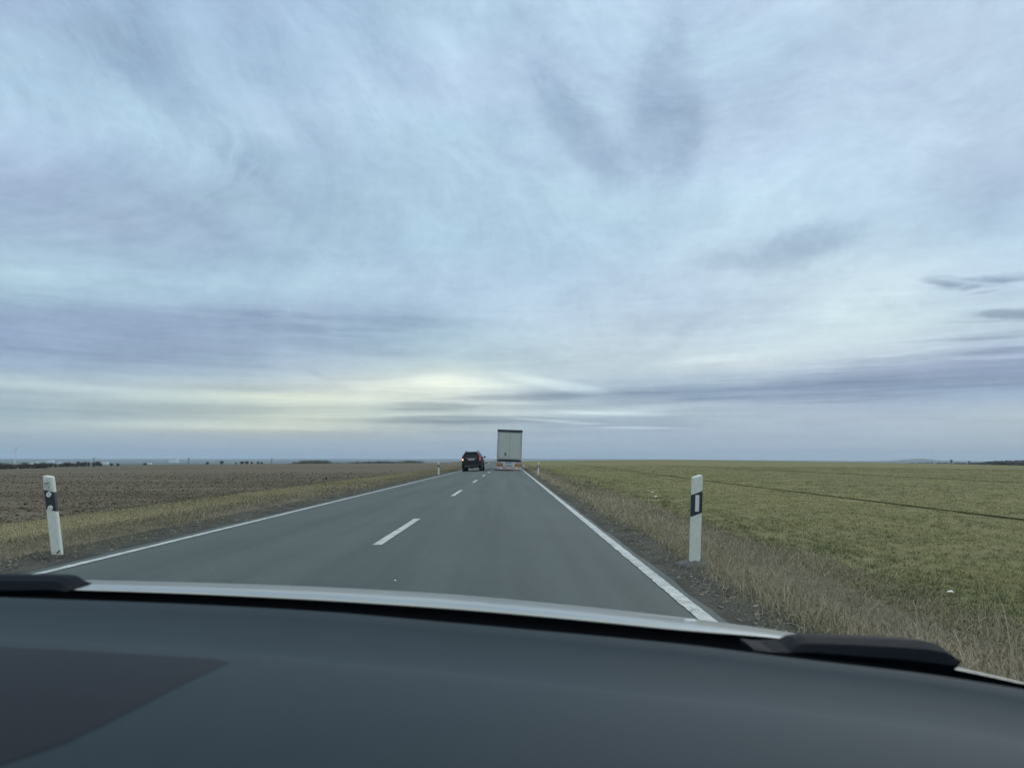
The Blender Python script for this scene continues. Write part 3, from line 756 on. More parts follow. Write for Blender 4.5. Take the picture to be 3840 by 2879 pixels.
post(1, foot_at(1645, 1772, 54.0), -1.5, 'small white roadside post just left of the black car', 'round')
post(-1, foot_at(1964.4, 1750, 99.0), .5, 'tiny white roadside post touching the right edge of the truck', 'bar')

# ------------------------------------------------------------------ black SUV
M_carb = mat('black_paint', (.009, .010, .013), .35, var=.1, spec=.3, coat=.25)
M_trim = mat('black_plastic', (.022, .023, .026), .55, var=.2)
M_glass = mat('dark_glass', (.014, .018, .024), .12, var=.05, spec=.4)
M_tyre = mat('tyre_rubber', (.014, .014, .015), .85, var=.3, vscale=20)
M_rim = mat('alloy', (.30, .31, .32), .35, metal=.8)
M_chrome = mat('chrome', (.62, .64, .66), .15, metal=1.0)
M_red = mat('red_lens', (.42, .025, .030), .2, var=.2, coat=.6)
M_redp = mat('pale_lens', (.60, .34, .32), .2, var=.2, coat=.6)
M_on = mat('lit_lamp', (.9, .75, .45), .3, emit=(1.0, .84, .55), estr=.8)
M_brk = mat('lit_red_lamp', (.6, .03, .03), .3, emit=(1.0, .16, .16), estr=.35)
M_plate = mat('number_plate', (.62, .65, .66), .4)
M_silver = mat('grey_plastic', (.10, .105, .11), .4)
def wheel(root, x, y, r, w, rim=True):
    wm = MB()
    rings = []
    for dx, rr in ((-w/2, r*.80), (-w/2, r*.95), (-w*.38, r), (w*.38, r), (w/2, r*.95), (w/2, r*.80)):
        rings.append([(x + dx, y + rr * math.cos(t * math.pi / 12), r + rr * math.sin(t * math.pi / 12)) for t in range(24)])
    wm.loft(rings); wo_ = wm.build('wheel', M_tyre, root, smooth=False)
    if rim:
        rm = MB(); sgn = 1 if x > 0 else -1
        rm.tube((x + sgn * (w/2 - .01), y, r), (x + sgn * (w/2 + .012), y, r), r * .62, r * .55, 20)
        for k in range(5):
            a = k * math.tau / 5; rm.box((x + sgn * (w/2 + .016), y + r * .33 * math.cos(a), r + r * .33 * math.sin(a)), (.012, r * .16, r * .16))
        rm.build('rim', M_rim, wo_)
    return wo_
def suv(loc, rot):
    root = empty('black_car', loc, rot); tag(root, 'black off-road car in the left lane beside the truck, left lamp lit', 'car')
    # half sections: list of (halfwidth, z) from floor to roof, per station y (0 = rear face)
    def sec(y, wl, wb, wr, zb, zbelt, zr):
        h = [(0, zb), (wl * .80, zb), (wl * .96, zb + .08), (wl, zb + .30), (wl * .995, zbelt - .32), (wb, zbelt - .05), (wb * .985, zbelt),
             ((wb + wr) / 2 + .015, (zbelt + zr) / 2), (wr + .03, zr - .09), (wr - .05, zr - .015), (wr * .5, zr + .012), (0, zr + .018)]
        full = h + [(-a, b) for a, b in reversed(h[1:-1])]
        return [(a, y, b) for a, b in full]
    st = [sec(.10,.84,.84,.56,.42,1.28,1.72), sec(.16,.90,.88,.59,.36,1.28,1.79), sec(.35,.93,.915,.61,.32,1.29,1.82), sec(1.2,.945,.93,.63,.30,1.28,1.85),
          sec(2.4,.945,.93,.63,.30,1.26,1.84), sec(3.05,.94,.92,.61,.30,1.23,1.76), sec(3.75,.93,.88,.70,.30,1.12,1.16), sec(4.4,.90,.82,.60,.32,1.02,1.06), sec(4.72,.80,.70,.45,.38,.80,.86)]
    MB().loft(st).build('body', M_carb, root, smooth=False)
    # tailgate lower, with bumper
    b = MB(); b.box((0, .055, .66), (1.80, .14, .34)); b.build('bumper', M_carb, root, bevel=.04, seg=3)
    b = MB(); b.box((0, .0, .535), (1.34, .06, .05)); b.build('bumper_strip', M_silver, root, bevel=.012)
    b = MB(); b.box((0, .07, .41), (1.34, .14, .15)); b.build('skid_panel', M_trim, root, bevel=.03)
    MB().box((0, .17, .30), (.36, .2, .10)).build('spare_wheel_well', M_trim, root, bevel=.02)
    MB().tube((.42, .02, .33), (.42, .25, .33), .035, n=10).build('exhaust', M_trim, root)
    # rear window, slanted
    rw = MB(); zA, zB = 1.30, 1.74
    v = [(-.70, .078, zA), (.70, .078, zA), (.55, .118, zB), (-.55, .118, zB)]
    rw.loft([v, [(a, y_ + .02, z) for a, y_, z in v]]).build('rear_window', M_glass, root)
    b = MB(); b.box((0, .10, 1.785), (1.16, .18, .05)); b.build('spoiler', M_carb, root, bevel=.015)
    b = MB(); b.box((0, .075, 1.225), (1.04, .03, .032)); b.build('chrome_strip', M_chrome, root, bevel=.008)
    b = MB(); b.box((0, .085, 1.10), (.80, .02, .20)); b.build('plate_recess', M_trim, root)
    pl = MB().box((0, .066, 1.095), (.54, .012, .115)).build('number_plate', M_plate, root, bevel=.004, seg=1)
    t = MB()
    for k, xx in enumerate((-.17, -.12, -.07, -.02, .03, .08, .13, .18)): t.box((xx, .0585, 1.095), (.030, .003, .065))
    t.build('lettering', M_ink, pl)
    for sgn in (-1, 1):
        lm = MB()
        o1 = [(.915*sgn, .10, 1.02), (.74*sgn, .055, 1.02), (.735*sgn, .06, 1.30), (.89*sgn, .11, 1.33)]
        o2 = [(a + .0*sgn, y_ + .22 if i in (0, 3) else y_ + .05, z) for i, (a, y_, z) in enumerate(o1)]
        lm.loft([o1, o2]).build('tail_lamp', M_red, root)
        up = MB(); a1 = [(.875*sgn, .12, 1.32), (.775*sgn, .07, 1.32), (.605*sgn, .115, 1.70), (.655*sgn, .15, 1.70)]
        up.loft([a1, [(a, y_ + .06, z) for a, y_, z in a1]]).build('tail_lamp', M_red if sgn > 0 else M_carb, root)
        if sgn < 0: MB().box((-.815, .052, 1.10), (.12, .02, .15)).build('lit_lamp', M_on, root, bevel=.03)
        else:
            MB().box((.81, .052, 1.20), (.11, .02, .13)).build('lit_lamp', M_brk, root, bevel=.02)
            MB().box((.815, .052, 1.045), (.16, .02, .04)).build('clear_lens', M_plate, root, bevel=.008)
        # side windows
        for (y0, y1) in ((.42, 1.15), (1.22, 2.1), (2.17, 3.0)):
            q0 = [(.935*sgn, y0, 1.32), (.935*sgn, y1, 1.30), (.665*sgn, y1 - .05, 1.74), (.665*sgn, y0 + .04, 1.74)]
            q1 = [(a - .03 * sgn, y_, z) for a, y_, z in q0]
            MB().loft([q0, q1]).build('side_window', M_glass, root)
        m_ = MB(); m_.box((1.06*sgn, 3.0, 1.32), (.17, .10, .20)); mo = m_.build('mirror', M_carb, root, bevel=.04, seg=3)
        MB().box((.95*sgn, 3.02, 1.27), (.14, .05, .05)).build('mirror_arm', M_carb, mo)
        rl = MB(); rl.tube((.56*sgn, .35, 1.91), (.58*sgn, 2.3, 1.91), .02, n=8)
        for yy in (.36, 1.3, 2.28): rl.box((.57*sgn, yy, 1.87), (.035, .12, .09))
        rl.build('roof_rail', M_trim, root)
        ar = MB(); ar.box((.93*sgn, .86, .74), (.05, .90, .06)); ar.box((.93*sgn, .42, .55), (.05, .06, .40)); ar.box((.93*sgn, 1.30, .55), (.05, .06, .40)); ar.build('wheel_arch', M_trim, root, bevel=.015)
        wheel(root, .80*sgn, .86, .37, .27); wheel(root, .80*sgn, 3.62, .37, .27)
        MB().box((.80*sgn, .44, .30), (.26, .02, .30)).build('mud_flap', M_trim, root)
    return root
def road_z(x, y): return zH(x, y) + .022
sx = xat(1768.5, 1763, 67.0)
suv((sx, 67.0, road_z(sx, 67.5) - .012), (0, R_(-1.9), R_(-2.2)))

# ------------------------------------------------------------------ articulated truck
M_trl = mat('trailer_white', (.44, .46, .43), .5, var=.06, vscale=2)
M_trl2 = mat('trailer_frame', (.36, .38, .36), .5, var=.10, vscale=4)
M_dk = mat('truck_dark', (.015, .020, .030), .6, var=.2)
M_roofe = mat('roof_edge_grey', (.028, .034, .044), .6, var=.2)
M_seam = mat('seal_rubber', (.10, .12, .12), .7)
M_vent = mat('vent_grey', (.13, .16, .16), .7)
M_board = mat('bumper_board', (.50, .52, .53), .5, var=.06)
M_amb = mat('amber_marker', (.50, .24, .055), .5, var=.15)
M_brn = mat('marker_rim', (.16, .07, .03), .6)
M_flap = mat('flap_white', (.62, .58, .57), .6, var=.05)
M_flapt = mat('flap_red', (.46, .13, .13), .6)
M_curt = mat('curtain_side', (.33, .35, .34), .6)
def truck(loc, rot):
    root = empty('truck', loc, rot); tag(root, 'tall white box trailer truck driving ahead in the right lane', 'truck')
    L = 13.6; hw = 1.235
    MB().box((0, L/2 + .10, 2.60), (2*hw - .02, L - .16, 2.80)).build('trailer_body', M_curt, root)
    rf = MB(); rf.box((0, L/2, 4.03), (2*hw + .04, L + .05, .06)); rf.box((0, .0, 3.92), (2*hw + .03, .12, .19)); rf.build('roof_edge', M_roofe, root, bevel=.01)
    fr = MB()
    for sgn in (-1, 1): fr.box((sgn * (hw - .035), .03, 2.47), (.07, .10, 2.70))
    fr.box((0, .03, 3.775), (2*hw - .15, .10, .09)); fr.box((0, .03, 1.16), (2*hw - .15, .10, .085)); fr.build('rear_frame', M_trl2, root, bevel=.008)
    for sgn in (-1, 1):
        w = hw - .07 - .010
        d = MB().box((sgn * (w / 2 + .006), -.005, 2.467), (w - .006, .06, 2.51)).build('rear_door', M_trl, root, bevel=.006)
        rb = MB()
        for q in (.93,): rb.tube((sgn * (w * q), -.045, 1.25), (sgn * (w * q), -.045, 3.68), .014, n=8)
        rb.build('lock_bar', M_trl2, d)
        for z in (1.45, 2.1, 2.8, 3.5): MB().box((sgn * (w - .03), -.042, z), (.10, .02, .05)).build('hinge', M_trl2, d)
        if sgn < 0:
            MB().box((-.385, -.038, 1.62), (.19, .008, .35)).build('vent', M_vent, d)
            MB().box((-.84, -.038, 1.38), (.19, .008, .085)).build('sticker', M_flap, d)
    MB().box((0, -.002, 2.47), (.022, .05, 2.52)).build('door_seal', M_seam, root)
    ch = MB(); ch.box((0, L/2, 1.00), (.9, L - .3, .22)); ch.box((0, .12, .99), (2*hw - .1, .22, .20)); ch.build('chassis', M_dk, root)
    bd = MB().box((0, .05, .665), (2.33, .05, .47)).build('bumper_board', M_board, root, bevel=.01)
    for sgn in (-1, 1):
        MB().box((sgn * .89, .016, .565), (.58, .02, .27)).build('marker_rim', M_brn, root)
        a = MB().box((sgn * .90, .000, .565), (.51, .016, .20)).build('marker_plate', M_amb, root, bevel=.004, seg=1)
        t = MB()
        for k in range(6): t.box((sgn * .90 - .2 + .08 * k, -.0095, .565), (.022, .003, .12), Matrix.Rotation(R_(28), 3, 'Y'))
        t.build('marker_stripes', M_brn, a)
        lm = MB(); lm.box((sgn * 1.0, .018, .80), (.28, .02, .11)); lm.build('tail_lamp', M_redp, root, bevel=.01)
        lm = MB(); lm.box((sgn * .78, .018, .79), (.10, .02, .09)); lm.build('tail_lamp', M_red, root, bevel=.01)
    p = MB().box((-.06, .018, .79), (.52, .014, .17)).build('number_plate', M_ink, root, bevel=.006, seg=1)
    t = MB()
    for xx in (-.24, -.18, -.12, -.06, 0, .06, .12): t.box((xx, .0095, .79), (.040, .003, .085))
    t.build('lettering', M_plate, p)
    MB().box((-.02, .018, .495), (.60, .014, .08)).build('name_plate', M_vent, root)
    fl = MB().box((0, .04, .265), (2.34, .02, .30)).build('mud_flap', M_flap, root)
    text_obj('lettering', 'Mercedes', .33, M_flapt, fl, (.02, .0275, .275), bold=.006)
    for sgn in (-1, 1): MB().tube((sgn * 1.0, .029, .265), (sgn * 1.0, .025, .265), .075, n=18).build('emblem', M_flapt, fl)
    for sgn in (-1, 1):
        MB().box((sgn * 1.215, .12, .88), (.05, .12, .34)).build('side_marker', M_redp, root)
        for y in (2.3, 3.6, 4.9): wheel(root, sgn * 1.02, y, .50, .38, rim=True)
        MB().box((sgn * 1.20, 8.6, .75), (.03, 4.2, .50)).build('side_guard', M_trl2, root)
        # tractor
        wheel(root, sgn * .98, 11.6, .50, .55); wheel(root, sgn * 1.05, 15.4, .50, .32)
        MB().box((sgn * 1.36 - .03, 15.6, 2.45), (.15, .14, .55)).build('mirror', M_trl2, root, bevel=.03)
    cab = MB(); cab.box((0, 15.15, 2.15), (2.4, 2.1, 2.75)); cab.build('cab', M_trl, root, bevel=.12, seg=3)
    MB().box((0, 16.21, 2.6), (2.1, .03, .9)).build('windscreen', M_glass, root)
    MB().box((0, 13.5, .8), (.9, 6.0, .25)).build('tractor_frame', M_dk, root)
    return root
tx = xat(1907.5, 1758, 71.0)
truck((tx, 71.0, road_z(tx, 71) - .02), (0, R_(2.1), R_(.1)))

# ------------------------------------------------------------------ trees
M_bark = mat('bark', (.050, .042, .036), .9, var=.3)
M_twig = attr_mat('winter_twigs', (.060, .064, .056), (.15, .145, .12), .95)
M_twig_d = attr_mat('dark_crown', (.095, .105, .095), (.15, .158, .138), .95)
def tree_proto(name, hgt, wid, trunk_h, n, m, seed, tall=False):
    r = np.random.default_rng(seed)
    root = empty(name)
    tb = MB(); tb.tube((0, 0, -.3), (0, 0, hgt * .55), hgt * .035, hgt * .015, 7)
    for k in range(6):
        a = r.uniform(0, 6.28); z0 = trunk_h + (hgt * .5 - trunk_h) * k / 6
        tb.tube((0, 0, z0), (math.cos(a) * wid * .38, math.sin(a) * wid * .38, z0 + hgt * .28), hgt * .012, hgt * .004, 5)
    tb.build('trunk', M_bark, root)
    # clumps of twig faces
    pts = []; tint = []
    for k in range(16):
        a = r.uniform(0, 6.28); u = r.uniform(0, 1); zc = trunk_h + (hgt - trunk_h) * (.12 + .8 * u)
        rad = wid * .5 * (math.sin(math.pi * (.15 + .75 * u)) if not tall else .7 * (1 - .6 * u)) * r.uniform(.3, .9)
        c = np.array([math.cos(a) * rad, math.sin(a) * rad, zc]); cr_ = hgt * r.uniform(.08, .17)
        m_ = n // 16
        p = c + r.normal(0, 1, (m_, 3)) * np.array([cr_, cr_, cr_ * .8]); pts.append(p); tint.append(np.clip(r.normal(r.uniform(.2, .8), .15, m_), 0, 1))
    p = np.concatenate(pts); t = np.concatenate(tint); p[:, 2] = np.clip(p[:, 2], trunk_h * .5, hgt)
    k = len(p); s = hgt * .045
    d1 = r.normal(0, s, (k, 3)); d2 = r.normal(0, s, (k, 3)); d1[:, 2] += s
    V = np.stack([p, p + d1, p + d2], 1).reshape(-1, 3)
    me = np_mesh('crown', V, np.arange(3 * k).reshape(-1, 3), 3); set_tint(me, np.repeat(t, 3))
    link_mesh('crown', me, m, root)
    return root
def copy_thing(root, loc, sc, rz, label, group, cat=None, name=None):
    r = root.copy(); COL.objects.link(r); r.location = loc; r.scale = sc; r.rotation_euler = (0, 0, rz)
    for ch in list(root.children):
        c = ch.copy(); COL.objects.link(c); c.parent = r
    r['label'] = label; r['group'] = group
    if cat: r['category'] = cat
    return r
def kids(root): return list(root.children)
used = {}
protos = {'bush': tree_proto('bush', 1, .95, .05, 1500, M_twig, 1), 'tree': tree_proto('bare_tree', 1, .85, .22, 1300, M_twig, 2),
          'poplar': tree_proto('poplar_tree', 1, .30, .08, 700, M_twig_d, 3, True), 'dark': tree_proto('woodland_tree', 1, 1.3, .06, 1100, M_twig_d, 4)}
def plant(kind, u, v_base, h_px, Yd, label, group, w=1.0, cat='tree'):
    """stands on the land at bearing u; h_px is its height in photo pixels at that distance"""
    x = xat(u, v_base or YH, Yd)
    z = CAMP.z - (v_base - YH) / F * Yd if v_base else None
    zg = max(zH(x, Yd) if Yd < 520 else -1e9, zG(x, Yd))
    hh = h_px / F * Yd
    top = (CAMP.z - (v_base - h_px - YH) / F * Yd) if v_base else zg + hh
    hh = max(top - zg, hh * .6)
    sc = (hh * w, hh * w, hh); rz = random.uniform(0, 6.28); pr = protos[kind]
    if kind in used: return copy_thing(pr, (x, Yd, zg - .02 * hh), sc, rz, label, group, cat)
    used[kind] = 1; pr.location = (x, Yd, zg - .02 * hh); pr.scale = sc; pr.rotation_euler = (0, 0, rz)
    tag(pr, label, cat, group); return pr
hedge = 'leafless shrubs and trees lining the far end of the ploughed field'
L_h = [(2,1759,27,1.1),(22,1758,22,1.3),(40,1759,22,1.3),(56,1758,18,1.2),(76,1757,20,1.0),(90,1757,26,.9),(104,1756,20,1.0),(120,1756,16,1.0),(134,1755,22,.9),
       (146,1755,18,1.0),(158,1755,22,1.1),(170,1754,20,1.0),(190,1753,18,.8),(208,1753,16,.7),(224,1752,15,.6),(234,1751,14,.6),(247,1751,18,.8),(257,1750,17,.8),
       (271,1750,14,.7),(283,1749,12,.7),(293,1749,20,.5),(306,1748,15,.8),(318,1748,18,.8),(332,1748,16,.5),(352,1748,16,.9),(366,1747,18,.8),(378,1746,10,.7),(418,1745,9,.8),(442,1745,9,.9)]
where = ['at the left end of the hedge', 'left of the wind turbine base', 'below the wind turbine', 'right of the wind turbine base']
for i, (u, v, h, w) in enumerate(L_h):
    kd = 'bush' if w >= .9 else 'tree'
    seq = f'{i+1}'
    lab = {0: 'dark leafless bush cut by the left edge of the picture'}.get(i)
    if not lab:
        o = ['second','third','fourth','fifth','sixth','seventh','eighth','ninth','tenth','eleventh','twelfth','thirteenth','fourteenth','fifteenth','sixteenth','seventeenth','eighteenth','nineteenth','twentieth'][min(i-1, 18)] if i < 20 else None
        if o: lab = f'{"rounded leafless bush" if kd=="bush" else "thin bare tree"}, {o} from the left along the far hedge line'
        else:
            o2 = ['last','second to last','third to last','fourth to last','fifth to last','sixth to last','seventh to last','eighth to last','ninth to last','tenth to last'][len(L_h)-1-i]
            lab = f'{"rounded leafless bush" if kd=="bush" else "thin bare tree"}, {o2} plant at the right end of the far hedge'
    plant(kd, u, v, h, 425 + random.uniform(-8, 8), lab, hedge, w if kd == 'bush' else w * 1.25)
S_h = [(544,1743,8,1.3,'low lone bush on the field edge right of the hedge'),(777,1740,9,1.0,'small rounded bush on the field edge between two power pylons'),
       (831,1738,11,.9,'lone bare tree with a forked crown on the field edge'),(884,1739,6,.6,'tiniest sapling left of the row of small trees'),
       (908,1738,9,1.1,'first small tree of the row left of the second pylon'),(925,1738,10,1.1,'roundest small tree of the row left of the second pylon'),
       (944,1738,8,.6,'thin small tree in the middle of the row by the second pylon'),(967,1738,8,.8,'small tree, second from the right in the row by the second pylon'),
       (981,1738,7,1.0,'low small tree nearest the second pylon on its left')]
for u, v, h, w, lab in S_h: plant('tree', u, v, h, 432, lab, 'small lone trees on the horizon of the ploughed field', w * 1.2)
# dark woods beyond the field on the left and at the right edge
def wood(us, v_base, hs, Yd, lab, group):
    for i, (u, h) in enumerate(zip(us, hs)):
        plant('dark', u, v_base, h, Yd + random.uniform(-12, 12), lab, group, 1.3)
wood([1118,1140,1152,1166,1178,1192,1205,1217,1226], 1738, [4,7,9,9,10,9,8,9,6], 640, 'dark tree of the first low grove beyond the ploughed field', 'trees of the first low grove')
wood([1275,1330,1345,1375,1392,1405,1420,1436,1450,1462,1478], 1738, [3,5,5,5,7,6,7,7,6,6,5], 700, 'dark tree of the long low grove left of the black car', 'trees of the long low grove')
wood([1518,1530,1543,1556,1568], 1736, [6,7,7,6,5], 700, 'dark tree of the grove nearest the left roadside post', 'trees of the grove near the car')
wood([3736,3750,3764,3778,3792,3806,3820,3834,3848,3862], 1746, [14,15,17,16,17,15,17,18,18,17], 620, 'dark tree of the wood at the right edge of the picture', 'trees of the right hand wood')
wood([3640,3656,3672,3690,3706,3722], 1741, [6,6,7,7,9,10], 900, 'low dark tree thinning out from the right hand wood', 'low trees left of the right hand wood')
for u, v, h, lab in ((3568,1741,18,'tallest pointed poplar left of the right hand wood'),(3635,1741,13,'shorter pointed poplar between the tall one and the wood'),(3656,1741,8,'smallest pointed poplar beside the right hand wood'),(3495,1739,8,'pointed poplar below the right slope of the lone hill')):
    plant('poplar', u, v, h, 1500, lab, 'pointed poplars on the right horizon', .7)
for u, w in ((3420,1.2),(3450,1.4),(3478,1.2),(3520,1.4),(3545,1.5),(3590,1.4),(3612,1.3)):
    plant('dark', u, 1739, 5, 1700, 'faint low tree at the foot of the lone hill', 'faint low trees at the foot of the lone hill', w * 1.5)

# ------------------------------------------------------------------ far structures
M_white = mat('turbine_white', (.72, .74, .76), .5, var=.02)
M_steel = mat('pylon_steel', (.060, .065, .075), .6, metal=.3)
def turbine():
    Yd = 4900; x = xat(55, 1740, Yd); zb = CAMP.z - (1745 - YH) / F * Yd; hub = CAMP.z - (1683.5 - YH) / F * Yd
    zb = min(zb, zG(x, Yd))
    root = empty('wind_turbine', (x, Yd, zb)); tag(root, 'white three bladed wind turbine far off at the left edge', 'wind turbine')
    H_ = hub - zb
    MB().tube((0, 0, 0), (0, 0, H_ - 1.5), 3.6, 2.0, 16).build('tower', M_white, root)
    MB().box((0, 1.5, H_), (4.5, 11, 4.5)).build('nacelle', M_white, root, bevel=.8)
    MB().tube((0, -4.2, H_), (0, -7.5, H_), 2.4, .8, 14).build('hub', M_white, root)
    for k, a in enumerate((56, -68, 178)):
        v = []; f = []
        d = Vector((math.sin(R_(a)), 0, math.cos(R_(a)))); s = Vector((math.cos(R_(a)), 0, -math.sin(R_(a))))
        rings = []
        for r_, w_ in ((1.5, 1.6), (8, 3.6), (20, 3.0), (34, 2.2), (45, 1.0)):
            c = Vector((0, -6, H_)) + d * r_
            rings.append([c + s * w_, c + Vector((0, -.5, 0)), c - s * w_ * .7, c + Vector((0, .5, 0))])
        MB().loft(rings).build('blade', M_white, root)
turbine()
def pylon(u, v_top, v_base, Yd, label):
    x = xat(u, 1735, Yd); zb = zG(x, Yd); zt = CAMP.z - (v_top - YH) / F * Yd; h = zt - zb
    root = empty('power_pylon', (x, Yd, zb)); tag(root, label, 'pylon', 'steel power pylons on the left horizon')
    m = MB()
    for a, b in ((-1, -1), (1, -1), (1, 1), (-1, 1)): m.tube((a * h * .07, b * h * .07, 0), (a * h * .02, b * h * .02, h), h * .012, h * .010, 5)
    for k in range(7):
        z0, z1 = h * k / 7, h * (k + 1) / 7; w0 = h * (.07 - .05 * k / 7); w1 = h * (.07 - .05 * (k + 1) / 7)
        m.tube((-w0, -w0, z0), (w1, -w1, z1), h * .007, n=4); m.tube((w0, -w0, z0), (-w1, -w1, z1), h * .007, n=4)
    m.build('mast', M_steel, root)
    MB().box((0, 0, h * .96), (h * .46, h * .03, h * .035)).box((0, 0, h * .84), (h * .26, h * .03, h * .03)).build('crossarm', M_steel, root)
pylon(351, 1715.5, 1735, 2600, 'grey power pylon standing over the right end of the hedge')
pylon(707.5, 1715.5, 1738, 2600, 'grey power pylon in the middle of the left horizon')
pylon(1019, 1717, 1738, 2600, 'grey power pylon right of the row of small trees')
M_wall = mat('pale_wall', (.62, .64, .66), .6, var=.08, vscale=.02)
M_roof = mat('pale_roof', (.50, .52, .55), .6, var=.08, vscale=.02)
def hall(u0, u1, v0, v1, Yd, label, gable=True):
    xa, xb = xat(u0, 1735, Yd), xat(u1, 1735, Yd)
    zt = CAMP.z - (v0 - YH) / F * Yd; xm = (xa + xb) / 2; zb = min(zG(xm, Yd), zt - 2) - .5; w = xb - xa; h = zt - zb
    root = empty('white_hall', (xm, Yd, zb)); tag(root, label, 'building', 'pale halls far beyond the fields')
    MB().box((0, w * .25, h * .36), (w, w * .5, h * .72)).build('wall', M_wall, root)
    MB().prism([(-w*.52, h*.72), (w*.52, h*.72), (w*.30, h*1.0), (-w*.12, h*1.0)], 0, w * .5).build('roof', M_roof, root)
hall(374, 401, 1731, 1739, 2900, 'pale white hall just right of the hedge trees')
hall(106, 138, 1732, 1736, 4200, 'long low white hall right of the wind turbine')
hall(210, 226, 1731.5, 1734.5, 5200, 'small white hall above the middle of the hedge')
hall(170, 196, 1725, 1728, 9000, 'faint pale works on the left horizon')
hall(545, 566, 1734, 1737, 4500, 'white hall above the lone low bush')
hall(632, 664, 1719, 1726, 8500, 'wide bluish works block between the first two pylons')
hall(1112, 1128, 1731, 1735, 4200, 'white hall at the left end of the first grove')
hall(1812, 1840, 1721.5, 1726, 3000, 'low pale hall where the road drops out of sight')
hall(3480, 3487, 1733, 1737, 2500, 'tiny white hall below the lone hill')
def chimney(u, v0, Yd, label):
    x = xat(u, 1735, Yd); zb = zG(x, Yd); zt = CAMP.z - (v0 - YH) / F * Yd
    o = MB().tube((0, 0, 0), (0, 0, zt - zb), Yd / F * 1.1, Yd / F * .7, 12).build('chimney', M_wall); o.location = (x, Yd, zb)
    tag(o, label, 'chimney')
chimney(666, 1716, 8300, 'thin white chimney right of the bluish works block')

# bird
bd = MB()
bd.loft([[(0, -.16, 0), (.0, -.16, .01), (-.01, -.16, 0)], [(.05, -.05, 0), (0, -.05, .05), (-.05, -.05, -.02)], [(.04, .1, 0), (0, .1, .04), (-.04, .1, -.01)], [(.05, .22, 0), (0, .22, .01), (-.05, .22, 0)]])
for s_ in (-1, 1): bd.loft([[(s_*.03, -.08, .01), (s_*.03, .08, .01), (s_*.03, 0, .03)], [(s_*.22, -.07, .10), (s_*.22, .05, .10), (s_*.22, 0, .115)], [(s_*.42, .0, .04), (s_*.42, .04, .04), (s_*.42, .02, .05)]])
bo = bd.build('bird', M_dk); bo.location = P(3498, 1694, 200); bo.rotation_euler = (0, 0, R_(60))
tag(bo, 'dark bird speck in the sky above the lone hill', 'bird')

# rubbish on the grass, pebble on the asphalt
M_lit = mat('white_litter', (.78, .80, .80), .6, var=.05)
def scrap(name, u, v, hgt, w, label, cat, seed, group=None):
    p_ = on_level(u, v, hgt); d = p_.y; x = p_.x; r = random.Random(seed)
    m = MB(); rings = []
    for k, (q, zz_) in enumerate(((.5, 0), (.55, .25), (.4, .5), (.15, .62))):
        rings.append([(w * q * math.cos(t * .785) * r.uniform(.75, 1.2), w * .6 * q * math.sin(t * .785) * r.uniform(.7, 1.2), w * .45 * zz_ * r.uniform(.6, 1.3)) for t in range(8)])
    m.loft(rings); o = m.build(name, M_lit); o.location = (x, d, zH(x, d) + (.03 if name != 'pebble' else .022)); tag(o, label, cat, group)
scrap('crumpled_paper', 3565, 2243, 1.235, .055, 'crumpled white paper on the grass at lower right', 'litter', 1)
scrap('crumpled_paper', 2446, 1849, 1.24, .09, 'farther of two small white scraps in the green field', 'litter', 2)
scrap('crumpled_paper', 2460, 1866, 1.24, .09, 'nearer of two small white scraps in the green field', 'litter', 3)
scrap('pebble', 1482, 2182, 1.12, .022, 'pale pebble on the asphalt above the bonnet', 'pebble', 4)
# dead seed head on the left verge
M_seed = mat('seed_head', (.02, .018, .015), .9)
dd = 30.0; xx = CAMP.x + (1228 - VPX) / F * dd; zz0 = zH(xx, dd)
sr = empty('dead_plant', (xx, dd, zz0)); tag(sr, 'dark dead seed head on a stalk in the left verge', 'plant')
MB().tube((0, 0, 0), (.02, 0, .36), .008, .006, 6).build('stalk', M_bark, sr)
MB().loft([[(.02 + r_ * math.cos(t), r_ * math.sin(t), z_) for t in np.linspace(0, 5.5, 8)] for r_, z_ in ((.015, .33), (.05, .36), (.055, .39), (.02, .42))]).build('seed_head', M_seed, sr)

# ------------------------------------------------------------------ the car we sit in
k_ = 3840 / 2211
ST = [-260,-150,0,150,400,700,1000,1300,1500,1700,2000,2211,2400,2520]
A_ = [1236,1240,1246,1250,1255,1265,1282,1311,1334,1361,1422,1471,1518,1552]
C_ = [1260,1264,1270,1275,1283,1298.6,1319,1346,1367,1378,1432,1475,1520,1550]
D_ = [1278,1284,1289,1294,1303,1319,1346,1373,1392,1419,1453,1487,1524,1552]
E_ = [1350,1362,1378,1385,1403,1430,1460,1492,1515,1534,1570,1599,1632,1656]
us = np.linspace(-260, 2520, 70)
def cub(xs, ysv, q):
    # smooth resampling
    return np.interp(q, xs, ysv)
def smooth1(a, k=3):
    for _ in range(k):
        b = a.copy(); b[1:-1] = (a[:-2] + 2 * a[1:-1] + a[2:]) / 4; a = b
    return a
Av, Cv, Dv, Ev = [smooth1(cub(ST, q, us), 6) * k_ for q in (A_, C_, D_, E_)]
M_dash = mat('dashboard_plastic', (.027, .045, .060), .66, var=.04, vscale=12, bump=.25, bscale=900, spec=.22)
M_cowl = mat('cowl_black', (.004, .005, .007), .75, var=.1, spec=.2)
M_bon = bpy.data.materials.new('silver_paint'); M_bon.use_nodes = True
_b = M_bon.node_tree.nodes['Principled BSDF']; _q = G(M_bon.node_tree)
_t = _q.n('ShaderNodeTexCoord').outputs['Object']
_q.put(_b.inputs['Base Color'], _q.mix(_q.mr(_q.noise(_t, 4, 3), .3, .7), (.34, .36, .36, 1), (.40, .42, .42, 1)))
_b.inputs['Metallic'].default_value = .75; _b.inputs['Roughness'].default_value = .30; _b.inputs['Coat Weight'].default_value = .4
